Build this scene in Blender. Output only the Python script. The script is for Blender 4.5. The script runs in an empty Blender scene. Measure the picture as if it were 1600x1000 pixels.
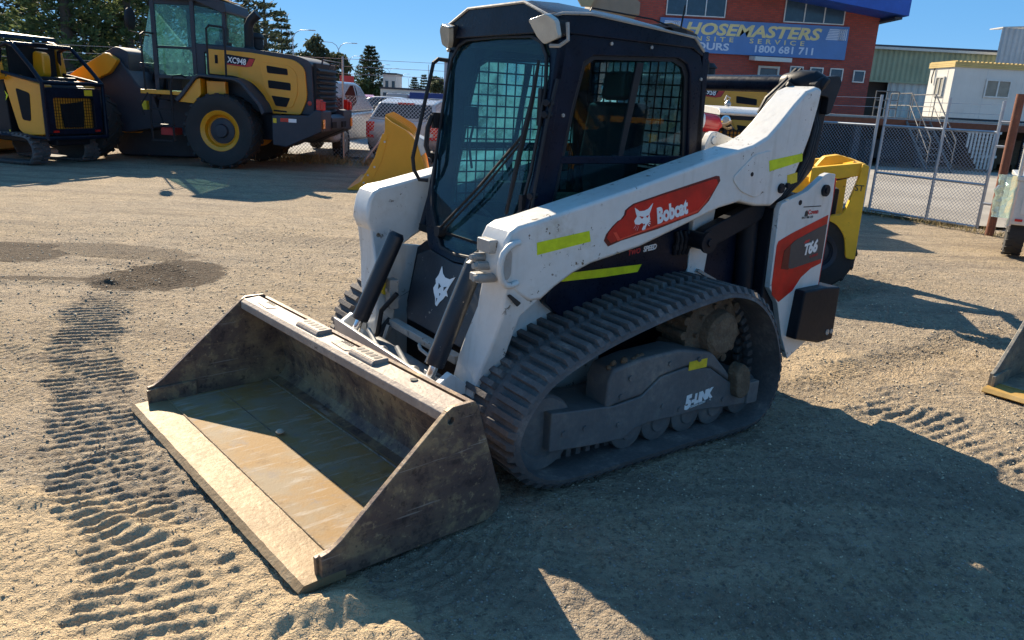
import bpy, bmesh, math, random
import numpy as np
from mathutils import Vector, Matrix
R = math.radians
random.seed(7)
S = bpy.context.scene
COL = S.collection

# ------------------------------------------------------------------ camera, light, exposure
cam_d = bpy.data.cameras.new("camera")
cam = bpy.data.objects.new("camera", cam_d); COL.objects.link(cam)
cam_d.sensor_width = 36.0
cam_d.lens = 36.0 * 1182 / 1600
cam_d.clip_start = 0.05
cam_d.clip_end = 5000
_p, _r = R(16.2), R(3.0)
_F = Vector((0, math.cos(_p), -math.sin(_p))); _U0 = Vector((0, math.sin(_p), math.cos(_p))); _R0 = Vector((1, 0, 0))
_Rt = _R0 * math.cos(_r) + _U0 * math.sin(_r); _Up = _U0 * math.cos(_r) - _R0 * math.sin(_r)
cam.matrix_world = Matrix(((_Rt.x, _Up.x, -_F.x, 0), (_Rt.y, _Up.y, -_F.y, 0), (_Rt.z, _Up.z, -_F.z, 1.6), (0, 0, 0, 1)))
S.camera = cam
S.render.resolution_x, S.render.resolution_y = 1024, 640
S.view_settings.view_transform = 'Standard'
S.view_settings.look = 'None'
S.view_settings.gamma = 1
S.view_settings.exposure = 2.1
S.cycles.max_bounces = 8
S.cycles.transparent_max_bounces = 24

W = bpy.data.worlds.new("World"); S.world = W
W.use_nodes = True
_n = W.node_tree.nodes; _l = W.node_tree.links
_bg = _n['Background']
_sky = _n.new('ShaderNodeTexSky'); _sky.sky_type = 'NISHITA'; _sky.sun_disc = False
SUN_EL = R(31.5); SUN_AZ = R(-30.0)
_sky.sun_elevation = SUN_EL; _sky.sun_rotation = SUN_AZ
_sky.air_density = 0.36; _sky.dust_density = 0.0; _sky.ozone_density = 10.0
_hs = _n.new('ShaderNodeHueSaturation'); _hs.inputs['Saturation'].default_value = 2.05; _hs.inputs['Hue'].default_value = .503; _hs.inputs['Value'].default_value = .92
_gm = _n.new('ShaderNodeGamma'); _gm.inputs[1].default_value = .25
_l.new(_sky.outputs[0], _gm.inputs[0]); _l.new(_gm.outputs[0], _hs.inputs['Color']); _l.new(_hs.outputs[0], _bg.inputs[0]); _bg.inputs[1].default_value = 0.15
sun_d = bpy.data.lights.new("sun", 'SUN'); sun_d.energy = 2.6; sun_d.angle = R(0.53); sun_d.color = (1.0, 0.86, 0.66)
sun = bpy.data.objects.new("sun", sun_d); COL.objects.link(sun)
_d = Vector((-math.sin(SUN_AZ) * math.cos(SUN_EL), -math.cos(SUN_AZ) * math.cos(SUN_EL), -math.sin(SUN_EL)))
sun.rotation_euler = _d.to_track_quat('-Z', 'Y').to_euler()
sun.location = (-20, 35, 25)

# ------------------------------------------------------------------ materials
def _nt(name):
    m = bpy.data.materials.new(name); m.use_nodes = True
    nt = m.node_tree
    return m, nt, nt.nodes['Principled BSDF']
def _noise(nt, vec, scale, detail=4, rough=.55, dim='3D'):
    n = nt.nodes.new('ShaderNodeTexNoise'); n.inputs['Scale'].default_value = scale
    n.inputs['Detail'].default_value = detail; n.inputs['Roughness'].default_value = rough
    nt.links.new(vec, n.inputs['Vector']); return n.outputs['Fac']
def _ramp(nt, fac, a, b):
    n = nt.nodes.new('ShaderNodeMapRange'); n.interpolation_type = 'SMOOTHSTEP'
    n.inputs[1].default_value = a; n.inputs[2].default_value = b
    nt.links.new(fac, n.inputs[0]); return n.outputs[0]
def _math(nt, op, a, b=None):
    n = nt.nodes.new('ShaderNodeMath'); n.operation = op
    for i, v in enumerate((a, b)):
        if v is None: continue
        if isinstance(v, (int, float)): n.inputs[i].default_value = v
        else: nt.links.new(v, n.inputs[i])
    return n.outputs[0]
def _mix(nt, fac, a, b):
    n = nt.nodes.new('ShaderNodeMix'); n.data_type = 'RGBA'
    for s, v in ((0, fac), (6, a), (7, b)):
        if isinstance(v, (int, float)): n.inputs[s].default_value = v
        elif isinstance(v, tuple): n.inputs[s].default_value = (*v[:3], 1)
        else: nt.links.new(v, n.inputs[s])
    return n.outputs[2]
def _bump(nt, b, h, strength, dist=.01):
    n = nt.nodes.new('ShaderNodeBump'); n.inputs['Strength'].default_value = strength; n.inputs['Distance'].default_value = dist
    nt.links.new(h, n.inputs['Height']); nt.links.new(n.outputs[0], b.inputs['Normal'])
DUST = (.36, .29, .2)
def paint(name, col, rough=.4, metal=0, dirt=.25, dcol=DUST, dscale=5, chips=0, ccol=(.06, .04, .03), bump=.06, bscale=40, coat=0, vary=.12, streak=0, spec=.5):
    """a real coat of paint / rubber / steel with dust, chips and uneven tone"""
    m, nt, b = _nt(name)
    tc = nt.nodes.new('ShaderNodeTexCoord'); v = tc.outputs['Object']
    n1 = _noise(nt, v, dscale, 6, .62); n2 = _noise(nt, v, dscale * 7, 5, .65)
    c = _mix(nt, _ramp(nt, n1, .3, .7), tuple(x * (1 - vary) for x in col), tuple(min(1, x * (1 + vary)) for x in col))
    if dirt:
        f = _math(nt, 'MULTIPLY', _ramp(nt, n1, .62 - .3 * dirt, .85), _ramp(nt, n2, .25, .7))
        f = _math(nt, 'ADD', f, _math(nt, 'MULTIPLY', _ramp(nt, n2, .35, .75), dirt * .35))
        f = _math(nt, 'MINIMUM', _math(nt, 'MULTIPLY', f, min(1, dirt * 2)), .9)
        c = _mix(nt, f, c, dcol)
    if streak:
        mp = nt.nodes.new('ShaderNodeMapping'); mp.inputs['Scale'].default_value = (14, 14, 1.2); nt.links.new(v, mp.inputs[0])
        s = _noise(nt, mp.outputs[0], 1.6, 4, .6)
        c = _mix(nt, _math(nt, 'MULTIPLY', _ramp(nt, s, .5, .8), streak), c, tuple(x * .75 for x in dcol))
    if chips:
        n3 = _noise(nt, v, 26, 6, .7)
        c = _mix(nt, _math(nt, 'MULTIPLY', _ramp(nt, n3, .70 - chips * .17, .73 - chips * .17), _ramp(nt, n1, .50, .56)), c, ccol)
    nt.links.new(c, b.inputs['Base Color'])
    rr = nt.nodes.new('ShaderNodeMapRange'); rr.inputs[3].default_value = max(.03, rough - .12); rr.inputs[4].default_value = min(1, rough + .22)
    nt.links.new(n2, rr.inputs[0]); nt.links.new(rr.outputs[0], b.inputs['Roughness'])
    b.inputs['Metallic'].default_value = metal; b.inputs['Specular IOR Level'].default_value = spec
    if coat: b.inputs['Coat Weight'].default_value = coat; b.inputs['Coat Roughness'].default_value = .12
    if bump: _bump(nt, b, _noise(nt, v, bscale, 5, .6), bump, .02)
    return m
def flat(name, col, rough=.5, metal=0):
    return paint(name, col, rough, metal, dirt=.04, bump=0, vary=.06)
def glass(name, tint, refl=1.0, dust=0.0, dcol=(.5, .62, .6), rough=.02):
    """thin pane: tinted see-through sheet with a mirror-like skin and dust lying on it"""
    m = bpy.data.materials.new(name); m.use_nodes = True; nt = m.node_tree; nt.nodes.clear()
    out = nt.nodes.new('ShaderNodeOutputMaterial')
    t = nt.nodes.new('ShaderNodeBsdfTransparent'); t.inputs[0].default_value = (*tint, 1)
    g = nt.nodes.new('ShaderNodeBsdfGlossy'); g.inputs['Roughness'].default_value = rough; g.inputs[0].default_value = (.9, .95, 1, 1)
    ge = nt.nodes.new('ShaderNodeNewGeometry'); dt = nt.nodes.new('ShaderNodeVectorMath'); dt.operation = 'DOT_PRODUCT'
    nt.links.new(ge.outputs['Incoming'], dt.inputs[0]); nt.links.new(ge.outputs['Normal'], dt.inputs[1])
    cs = _math(nt, 'SUBTRACT', 1.0, _math(nt, 'ABSOLUTE', dt.outputs['Value']))
    fr = _math(nt, 'ADD', .045, _math(nt, 'MULTIPLY', _math(nt, 'POWER', cs, 5.0), .95))
    mx = nt.nodes.new('ShaderNodeMixShader')
    nt.links.new(_math(nt, 'MINIMUM', _math(nt, 'MULTIPLY', fr, refl), 1.0), mx.inputs[0])
    nt.links.new(t.outputs[0], mx.inputs[1]); nt.links.new(g.outputs[0], mx.inputs[2])
    last = mx
    if dust:
        tc = nt.nodes.new('ShaderNodeTexCoord')
        n1 = _noise(nt, tc.outputs['Object'], 9, 5, .65)
        d = nt.nodes.new('ShaderNodeBsdfDiffuse'); d.inputs[0].default_value = (*dcol, 1)
        tr = nt.nodes.new('ShaderNodeBsdfTranslucent'); tr.inputs[0].default_value = (*dcol, 1)
        a = nt.nodes.new('ShaderNodeMixShader'); a.inputs[0].default_value = .6
        nt.links.new(d.outputs[0], a.inputs[1]); nt.links.new(tr.outputs[0], a.inputs[2])
        m2 = nt.nodes.new('ShaderNodeMixShader')
        nt.links.new(_math(nt, 'MULTIPLY', _ramp(nt, n1, .2, .8), dust), m2.inputs[0])
        nt.links.new(mx.outputs[0], m2.inputs[1]); nt.links.new(a.outputs[0], m2.inputs[2]); last = m2
    nt.links.new(last.outputs[0], out.inputs[0])
    return m

M = {}
M['white'] = paint('white_paint', (.66, .65, .62), .36, dirt=.42, dcol=(.40, .34, .25), dscale=3.2, chips=.6, ccol=(.11, .08, .05), coat=.2, streak=.3, vary=.06)
M['cabblack'] = paint('navy_black_paint', (.005, .010, .022), .26, dirt=.03, dcol=(.08, .085, .1), dscale=7, vary=.3, spec=.16)
M['black'] = paint('black_paint', (.010, .013, .019), .42, dirt=.07, dcol=(.13, .12, .11), dscale=6, spec=.2)
M['frontblack'] = paint('muddy_black_paint', (.010, .014, .022), .4, dirt=.1, dcol=(.3, .26, .2), dscale=9, chips=.3, ccol=(.38, .33, .26))
M['rubber'] = paint('dusty_rubber', (.088, .081, .082), .8, dirt=.5, dcol=(.30, .25, .21), dscale=8, bump=.25, bscale=60)
M['tyre'] = paint('tyre_rubber', (.022, .022, .023), .75, dirt=.3, dcol=(.11, .095, .075), dscale=3, bump=.15)
M['frame'] = paint('dusty_grey_steel', (.10, .102, .106), .6, dirt=.55, dcol=(.25, .225, .19), dscale=5, bump=.18, streak=.4)
M['mud'] = paint('caked_mud', (.12, .08, .05), .9, dirt=.6, dcol=(.27, .2, .13), dscale=14, bump=.9, bscale=45)
M['steel'] = paint('bare_steel', (.4, .39, .38), .35, .9, dirt=.3, dcol=(.2, .15, .1), dscale=9)
M['chrome'] = paint('chrome_rod', (.8, .8, .8), .08, 1, dirt=.05, bump=0)
M['greysteel'] = paint('grey_worn_steel', (.34, .33, .31), .5, .2, dirt=.35, dcol=(.3, .22, .14), dscale=8, chips=.5)
M['yellow'] = paint('machine_yellow', (.68, .29, .006), .38, dirt=.04, dcol=(.3, .22, .1), dscale=2, coat=.3, vary=.05)
M['brightyellow'] = paint('lemon_yellow_paint', (.72, .40, .010), .42, dirt=.2, dcol=(.4, .3, .12), dscale=4, chips=.3)
M['bucketyellow'] = paint('ochre_yellow_paint', (.68, .29, .008), .42, dirt=.12, dcol=(.35, .25, .1), dscale=2.5, vary=.05)
M['charcoal'] = paint('charcoal_paint', (.022, .028, .042), .48, dirt=.25, dcol=(.11, .1, .09), dscale=3)
M['lime'] = paint('lime_reflective_tape', (.58, .66, .005), .45, dirt=.1, dcol=(.35, .36, .1), dscale=20, chips=.25, ccol=(.25, .25, .08), bump=0)
M['red'] = paint('red_decal', (.50, .006, .004), .35, dirt=.04, dcol=(.3, .12, .08), dscale=9, bump=0, vary=.25)
M['darkred'] = paint('dark_red_decal', (.12, .004, .004), .4, dirt=.06, dcol=(.25, .12, .08), dscale=9, bump=0)
M['decalgrey'] = flat('grey_decal', (.05, .052, .058), .4)
M['whiteink'] = flat('white_lettering', (.78, .78, .77), .5)
M['redink'] = flat('red_lettering', (.5, .03, .03), .5)
M['blackink'] = flat('black_lettering', (.02, .02, .02), .5)
M['yellowtag'] = paint('yellow_sticker', (.68, .5, .02), .45, dirt=.15, dcol=(.1, .08, .03), dscale=40, bump=0)
M['taillight'] = flat('red_lens', (.5, .015, .012), .15)
M['amber'] = flat('amber_lens', (.8, .25, .02), .15)
M['lens'] = paint('cloudy_lens', (.42, .41, .36), .18, dirt=.25, dcol=(.4, .36, .26), dscale=12, coat=1, bump=0)
M['interior'] = paint('cab_interior', (.012, .014, .017), .8, dirt=.03, bump=0, spec=.2)
M['seat'] = paint('seat_vinyl', (.02, .022, .026), .6, dirt=.2)
M['glassT'] = glass('teal_windscreen', (.40, .70, .76), .9, .2, (.12, .36, .44))
M['glassS'] = glass('dark_side_glass', (.40, .58, .64), .5, .05, (.12, .18, .2))
M['glassD'] = glass('dusty_rear_glass', (.30, .48, .52), .8, .55, (.42, .66, .68))
M['glassDD'] = glass('grey_dusty_glass', (.36, .50, .54), .8, .62, (.42, .54, .56))
M['glassL'] = glass('green_cab_glass', (.5, .66, .64), .9, .34, (.22, .46, .44))
M['carglass'] = glass('car_glass', (.1, .14, .16), 1.6)
M['galv'] = paint('galvanised_steel', (.36, .39, .43), .42, .6, dirt=.2, dcol=(.25, .24, .22), dscale=8, bump=.03)
M['wire'] = flat('galvanised_wire', (.36, .38, .42), .5, .3)
M['rust'] = paint('rusty_red_steel', (.16, .055, .03), .8, dirt=.4, dcol=(.25, .12, .06), dscale=9, bump=.3)
M['alu'] = paint('worn_aluminium', (.55, .55, .53), .4, .5, dirt=.25, dcol=(.35, .32, .27), dscale=6)
M['silver'] = paint('silver_car_paint', (.5, .51, .53), .25, .5, dirt=.1, coat=.6, bump=0)
M['carwhite'] = paint('white_car_paint', (.38, .38, .39), .25, 0, dirt=.08, coat=.6, bump=0)
M['carred'] = paint('red_car_paint', (.42, .02, .03), .25, 0, dirt=.08, coat=.6, bump=0)
M['cargrey'] = paint('grey_car_paint', (.16, .17, .18), .25, .3, dirt=.08, coat=.6, bump=0)
M['plastic'] = paint('black_plastic', (.014, .015, .018), .5, dirt=.03, bump=0, spec=.3)

# ------------------------------------------------------------------ mesh helpers
class MB:
    def __init__(s): s.v = []; s.f = []; s.mi = []; s.cur = 0
    def add(s, vs, fs):
        o = len(s.v); s.v += [tuple(map(float, v)) for v in vs]
        for f in fs: s.f.append([o + i for i in f]); s.mi.append(s.cur)
        return s
    def box(s, x0, x1, y0, y1, z0, z1, T=None):
        vs = [(x, y, z) for x in (x0, x1) for y in (y0, y1) for z in (z0, z1)]
        if T is not None: vs = [T @ Vector(v) for v in vs]
        return s.add(vs, [(0, 1, 3, 2), (4, 6, 7, 5), (0, 4, 5, 1), (2, 3, 7, 6), (0, 2, 6, 4), (1, 5, 7, 3)])
    def prism(s, poly, ax, a, b, T=None):
        """closed polygon in the plane across axis ax, from a to b"""
        def mk(p, t): return {'y': (p[0], t, p[1]), 'x': (t, p[0], p[1]), 'z': (p[0], p[1], t)}[ax]
        n = len(poly)
        A = sum(poly[i][0] * poly[(i + 1) % n][1] - poly[(i + 1) % n][0] * poly[i][1] for i in range(n))
        if A < 0: poly = poly[::-1]
        if a > b: a, b = b, a
        if ax == 'y': a, b = b, a
        vs = [mk(p, a) for p in poly] + [mk(p, b) for p in poly]
        if T is not None: vs = [T @ Vector(v) for v in vs]
        fs = [tuple(range(n))[::-1], tuple(range(n, 2 * n))] + [(i, (i + 1) % n, n + (i + 1) % n, n + i) for i in range(n)]
        return s.add(vs, fs)
    def ring(s, outer, inner, d):
        """frame between two loops of 3-D points, given thickness vector d"""
        n = len(outer); d = Vector(d)
        vs = [Vector(p) for p in outer] + [Vector(p) for p in inner] + [Vector(p) + d for p in outer] + [Vector(p) + d for p in inner]
        fs = []
        for i in range(n):
            j = (i + 1) % n
            fs += [(i, j, n + j, n + i), (2 * n + i, 3 * n + i, 3 * n + j, 2 * n + j), (i, 2 * n + i, 2 * n + j, j), (n + i, n + j, 3 * n + j, 3 * n + i)]
        return s.add(vs, fs)
    def tube(s, pts, r, n=8, closed=False, caps=True):
        pts = [Vector(p) for p in pts]; m = len(pts)
        rs = r if isinstance(r, (list, tuple)) else [r] * m
        o = len(s.v); up = None; vs = []
        for i, p in enumerate(pts):
            if closed: t = pts[(i + 1) % m] - pts[i - 1]
            elif i == 0: t = pts[1] - p
            elif i == m - 1: t = p - pts[i - 1]
            else: t = (pts[i + 1] - p).normalized() + (p - pts[i - 1]).normalized()
            t = t.normalized() if t.length > 1e-9 else Vector((0, 0, 1))
            if up is None: up = t.orthogonal().normalized()
            else:
                up = (up - t * up.dot(t)); up = up.normalized() if up.length > 1e-6 else t.orthogonal().normalized()
            w = t.cross(up)
            vs += [p + (up * math.cos(2 * math.pi * k / n) + w * math.sin(2 * math.pi * k / n)) * rs[i] for k in range(n)]
        fs = []
        for i in range(m if closed else m - 1):
            j = (i + 1) % m
            fs += [(i * n + k, i * n + (k + 1) % n, j * n + (k + 1) % n, j * n + k) for k in range(n)]
        if caps and not closed: fs += [tuple(range(n))[::-1], tuple(range((m - 1) * n, m * n))]
        return s.add(vs, fs)
    def cyl(s, p0, p1, r, r1=None, n=20): return s.tube([p0, p1], [r, r if r1 is None else r1], n)
    def lathe(s, prof, org, ax, n=32, closed=False):
        """prof: (radius, height) along axis vector ax from org"""
        ax = Vector(ax).normalized(); u = ax.orthogonal().normalized(); w = ax.cross(u); org = Vector(org); m = len(prof)
        vs = [org + ax * h + (u * math.cos(2 * math.pi * k / n) + w * math.sin(2 * math.pi * k / n)) * r for r, h in prof for k in range(n)]
        fs = [(i * n + k, i * n + (k + 1) % n, ((i + 1) % m) * n + (k + 1) % n, ((i + 1) % m) * n + k) for i in range(m if closed else m - 1) for k in range(n)]
        if not closed: fs += [tuple(range(n))[::-1], tuple(range((m - 1) * n, m * n))]
        return s.add(vs, fs)
    def split(s, name, mat, parent=None, **kw):
        """build every connected piece as an object of its own"""
        par = list(range(len(s.v)))
        def fd(a):
            while par[a] != a: par[a] = par[par[a]]; a = par[a]
            return a
        for f in s.f:
            for i in f[1:]: par[fd(i)] = fd(f[0])
        gr = {}
        for f, mi in zip(s.f, s.mi): gr.setdefault(fd(f[0]), []).append((f, mi))
        out = []
        for fs in gr.values():
            ids = sorted({i for f, _ in fs for i in f}); mp = {i: k for k, i in enumerate(ids)}; m = MB(); m.v = [s.v[i] for i in ids]; m.f = [[mp[i] for i in f] for f, _ in fs]; m.mi = [k for _, k in fs]
            out.append(m.build(name, mat, parent, **kw))
        return out
    def quad(s, *p): return s.add(p, [tuple(range(len(p)))])
    def build(s, name, mat, parent=None, bev=0, smooth=30, seg=2, loc=None):
        me = bpy.data.meshes.new(name); me.from_pydata(s.v, [], s.f)
        for m in (mat if isinstance(mat, (list, tuple)) else [mat]): me.materials.append(m if not isinstance(m, str) else M[m])
        if any(s.mi): me.polygons.foreach_set('material_index', s.mi)
        bm = bmesh.new(); bm.from_mesh(me); bmesh.ops.recalc_face_normals(bm, faces=bm.faces); bm.to_mesh(me); bm.free()
        if smooth:
            me.polygons.foreach_set('use_smooth', [True] * len(me.polygons)); me.set_sharp_from_angle(angle=R(smooth))
        o = bpy.data.objects.new(name, me); COL.objects.link(o)
        if parent is not None: o.parent = parent
        if loc is not None: o.location = loc
        if bev:
            b = o.modifiers.new('bevel', 'BEVEL'); b.width = bev; b.segments = seg; b.limit_method = 'ANGLE'; b.angle_limit = R(35); b.harden_normals = True
        return o
def tag(o, label=None, cat=None, group=None, kind=None):
    if label: o['label'] = label
    if cat: o['category'] = cat
    if group: o['group'] = group
    if kind: o['kind'] = kind
    return o
def thing(name, label, cat, loc=(0, 0, 0), rz=0, group=None):
    o = bpy.data.objects.new(name, None); COL.objects.link(o); o.empty_display_size = .1
    o.location = loc; o.rotation_euler = (0, 0, R(rz))
    return tag(o, label, cat, group)
def copy_tree(o, parent=None):
    c = o.copy(); COL.objects.link(c)
    if parent is not None: c.parent = parent
    for ch in list(o.children): copy_tree(ch, c)
    return c
def text(body, org, xd, up, size, mat, parent, name='lettering', shear=0, bold=0, sx=1, align='LEFT', depth=.001, space=1):
    cu = bpy.data.curves.new(name, 'FONT'); cu.body = body; cu.size = size; cu.shear = shear; cu.offset = bold; cu.extrude = depth
    cu.align_x = align; cu.space_character = space; cu.resolution_u = 3; cu.fill_mode = 'BOTH'
    cu.materials.append(M[mat] if isinstance(mat, str) else mat)
    t_ = bpy.data.objects.new('tmp', cu); COL.objects.link(t_)
    me = bpy.data.meshes.new_from_object(t_.evaluated_get(bpy.context.evaluated_depsgraph_get())); bpy.data.objects.remove(t_); bpy.data.curves.remove(cu)
    o = bpy.data.objects.new(name, me); COL.objects.link(o); o.parent = parent
    x = Vector(xd).normalized(); z = x.cross(Vector(up)).normalized(); y = z.cross(x)
    o.matrix_local = Matrix(((x.x * sx, y.x, z.x, org[0]), (x.y * sx, y.y, z.y, org[1]), (x.z * sx, y.z, z.z, org[2]), (0, 0, 0, 1)))
    return o
def mirror(poly): return [(-a, b) for a, b in poly]
def arc(cx, cz, r, a0, a1, n): return [(cx + r * math.cos(R(a0 + (a1 - a0) * i / (n - 1))), cz + r * math.sin(R(a0 + (a1 - a0) * i / (n - 1)))) for i in range(n)]
def roundpoly(poly, r, n=4):
    """round the corners of a polygon (r may be a list)"""
    out = []; m = len(poly)
    for i, p in enumerate(poly):
        rr = r[i] if isinstance(r, (list, tuple)) else r
        p = Vector(p); a = Vector(poly[i - 1]) - p; b = Vector(poly[(i + 1) % m]) - p
        d = min(rr, a.length * .45, b.length * .45)
        A = p + a.normalized() * d; B = p + b.normalized() * d
        for k in range(n + 1):
            t = k / n; q = A * (1 - t) ** 2 + p * 2 * t * (1 - t) + B * t * t; out.append((q.x, q.y))
    return out
def spline(pts, n, closed=False):
    """uniform arc-length resample of a Catmull-Rom curve (numpy)"""
    P = np.array(pts, float); m = len(P); out = []
    rng = range(m) if closed else range(m - 1)
    for i in rng:
        g = lambda k: P[k % m] if closed else P[min(max(k, 0), m - 1)]
        p0, p1, p2, p3 = g(i - 1), g(i), g(i + 1), g(i + 2)
        for t in np.linspace(0, 1, 16, endpoint=False):
            out.append(.5 * (2 * p1 + (p2 - p0) * t + (2 * p0 - 5 * p1 + 4 * p2 - p3) * t ** 2 + (3 * p1 - p0 - 3 * p2 + p3) * t ** 3))
    out.append(P[0] if closed else P[-1]); out = np.array(out)
    L = np.concatenate([[0], np.cumsum(np.linalg.norm(np.diff(out, axis=0), axis=1))])
    s = np.linspace(0, L[-1], n + 1 if closed else n)
    res = np.stack([np.interp(s, L, out[:, k]) for k in range(P.shape[1])], 1)
    return res[:-1] if closed else res
# ------------------------------------------------------------------ ground
MA = R(215.7); MX = np.array([math.cos(MA), math.sin(MA)]); MY = np.array([-math.sin(MA), math.cos(MA)]); MO = np.array([.232, 4.07])
def m2w(x, y): return MO + x * MX + y * MY
_rng = np.random.default_rng(3)
_lat = _rng.random((257, 257))
def vnoise(x, y):
    xi = np.floor(x).astype(int); yi = np.floor(y).astype(int); fx = x - xi; fy = y - yi
    fx = fx * fx * (3 - 2 * fx); fy = fy * fy * (3 - 2 * fy); a = xi & 255; b = yi & 255
    return (_lat[a, b] * (1 - fx) + _lat[a + 1, b] * fx) * (1 - fy) + (_lat[a, b + 1] * (1 - fx) + _lat[a + 1, b + 1] * fx) * fy - .5
def fbm(x, y, f, o=4):
    s = 0; a = 1.
    for k in range(o): s = s + a * vnoise(x * f + 17.3 * k, y * f + 9.1 * k); f *= 2.03; a *= .5
    return s
def sstep(a, b, x):
    t = np.clip((x - a) / (b - a), 0, 1); return t * t * (3 - 2 * t)
# imprints of crawler tracks: polyline, half width, pitch, depth
TRACKS = [
    ([(-3.25, 6.0), (-2.95, 5.1), (-2.7, 4.5), (-2.33, 3.92), (-1.88, 3.15), (-1.52, 2.62), (-1.2, 2.25), (-.95, 1.7)], .23, .066, .016, .7),
    ([(-1.75, 2.15), (-1.05, 2.02), (-.55, 1.86), (-.2, 1.75)], .16, .07, .008, .5),
    ([(-1.35, 2.9), (-1.0, 2.35), (-.75, 2.0)], .12, .09, .012),
    ([tuple(m2w(-.4, .72)), tuple(m2w(-2.2, .74)), tuple(m2w(-5.5, .7))], .24, .05, .017, 1.),
    ([tuple(m2w(-.4, -.72)), tuple(m2w(-2.2, -.72)), tuple(m2w(-6.5, -.9))], .24, .05, .016, .9),
    ([(2.05, 4.45), (2.5, 3.75), (2.95, 3.0)], .26, .07, .014, .5),
    ([(-3.85, 7.3), (-3.3, 6.6), (-2.75, 5.9)], .33, .07, .013, .9),
    ([(-4.9, 6.9), (-4.2, 6.5), (-3.5, 6.35)], .25, .075, .010),
    ([(-4.6, 5.3), (-3.4, 5.0), (-2.6, 4.5)], .3, .075, .006),
    ([(-3.3, 3.6), (-2.6, 2.7), (-2.1, 2.0)], .22, .065, .005),
    ([(-5.5, 9.5), (-3.8, 8.6), (-2.0, 8.2), (.2, 8.0)], .3, .07, .008, .5),
    ([(3.0, 6.4), (4.2, 5.8), (5.5, 5.5)], .28, .07, .010, .5),
    ([(2.6, 5.2), (3.6, 4.9), (4.6, 4.4)], .22, .07, .009, .5),
    ([(-3.4, 4.3), (-2.9, 3.4), (-2.45, 2.7), (-2.15, 2.0)], .20, .06, .011, .7),
    ([(-2.9, 3.05), (-2.2, 2.55), (-1.7, 2.25), (-1.0, 1.95)], .2, .055, .005, .5),
    ([(-4.4, 4.9), (-3.3, 4.4), (-2.6, 3.9)], .24, .06, .010, .7),
    ([(-1.9, 1.75), (-1.2, 1.6), (-.6, 1.55)], .16, .05, .008, .5),
    ([(-2.6, 5.6), (-1.9, 5.9), (-1.3, 6.6), (-1.1, 7.4)], .25, .06, .006, .4),
    ([(-6.5, 7.9), (-5.0, 7.6), (-3.4, 7.9), (-2.0, 8.9)], .28, .07, .009, .5),
    ([(-7.5, 10.3), (-5.4, 10.0), (-3.2, 10.6), (-1.4, 11.2)], .3, .09, .009, .5),
    ([(-7, 11.8), (-4.6, 11.6), (-2, 12.1)], .3, .09, .009, .5),
    ([(.5, 1.9), (1.2, 2.25), (2.2, 2.5), (3.2, 2.5)], .24, .06, .012, .7),
    ([(.5, 2.5), (1.2, 2.85), (2.2, 3.1), (3.2, 3.2)], .2, .06, .010, .7),
]
ARCS = [  # centre, r0, r1, ang0, ang1, pitch, depth : slew marks
    ((-.62, 2.62), .25, .95, -75, 15, .055, .009),
    ((-2.0, 2.25), .15, .62, -150, 30, .06, .011),
    ((-4.15, 5.95), .2, .75, 0, 200, .07, .009),
    ((1.95, 4.9), .1, .6, -40, 160, .07, .008),
]
def seg_dist(px, py, poly):
    best = np.full(px.shape, 1e9); sv = np.zeros(px.shape); acc = 0
    for (ax, ay), (bx, by) in zip(poly[:-1], poly[1:]):
        dx, dy = bx - ax, by - ay; L = math.hypot(dx, dy)
        t = np.clip(((px - ax) * dx + (py - ay) * dy) / (L * L), 0, 1)
        d = np.hypot(px - ax - t * dx, py - ay - t * dy); k = d < best
        best = np.where(k, d, best); sv = np.where(k, acc + t * L, sv); acc += L
    return best, sv, acc
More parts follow.
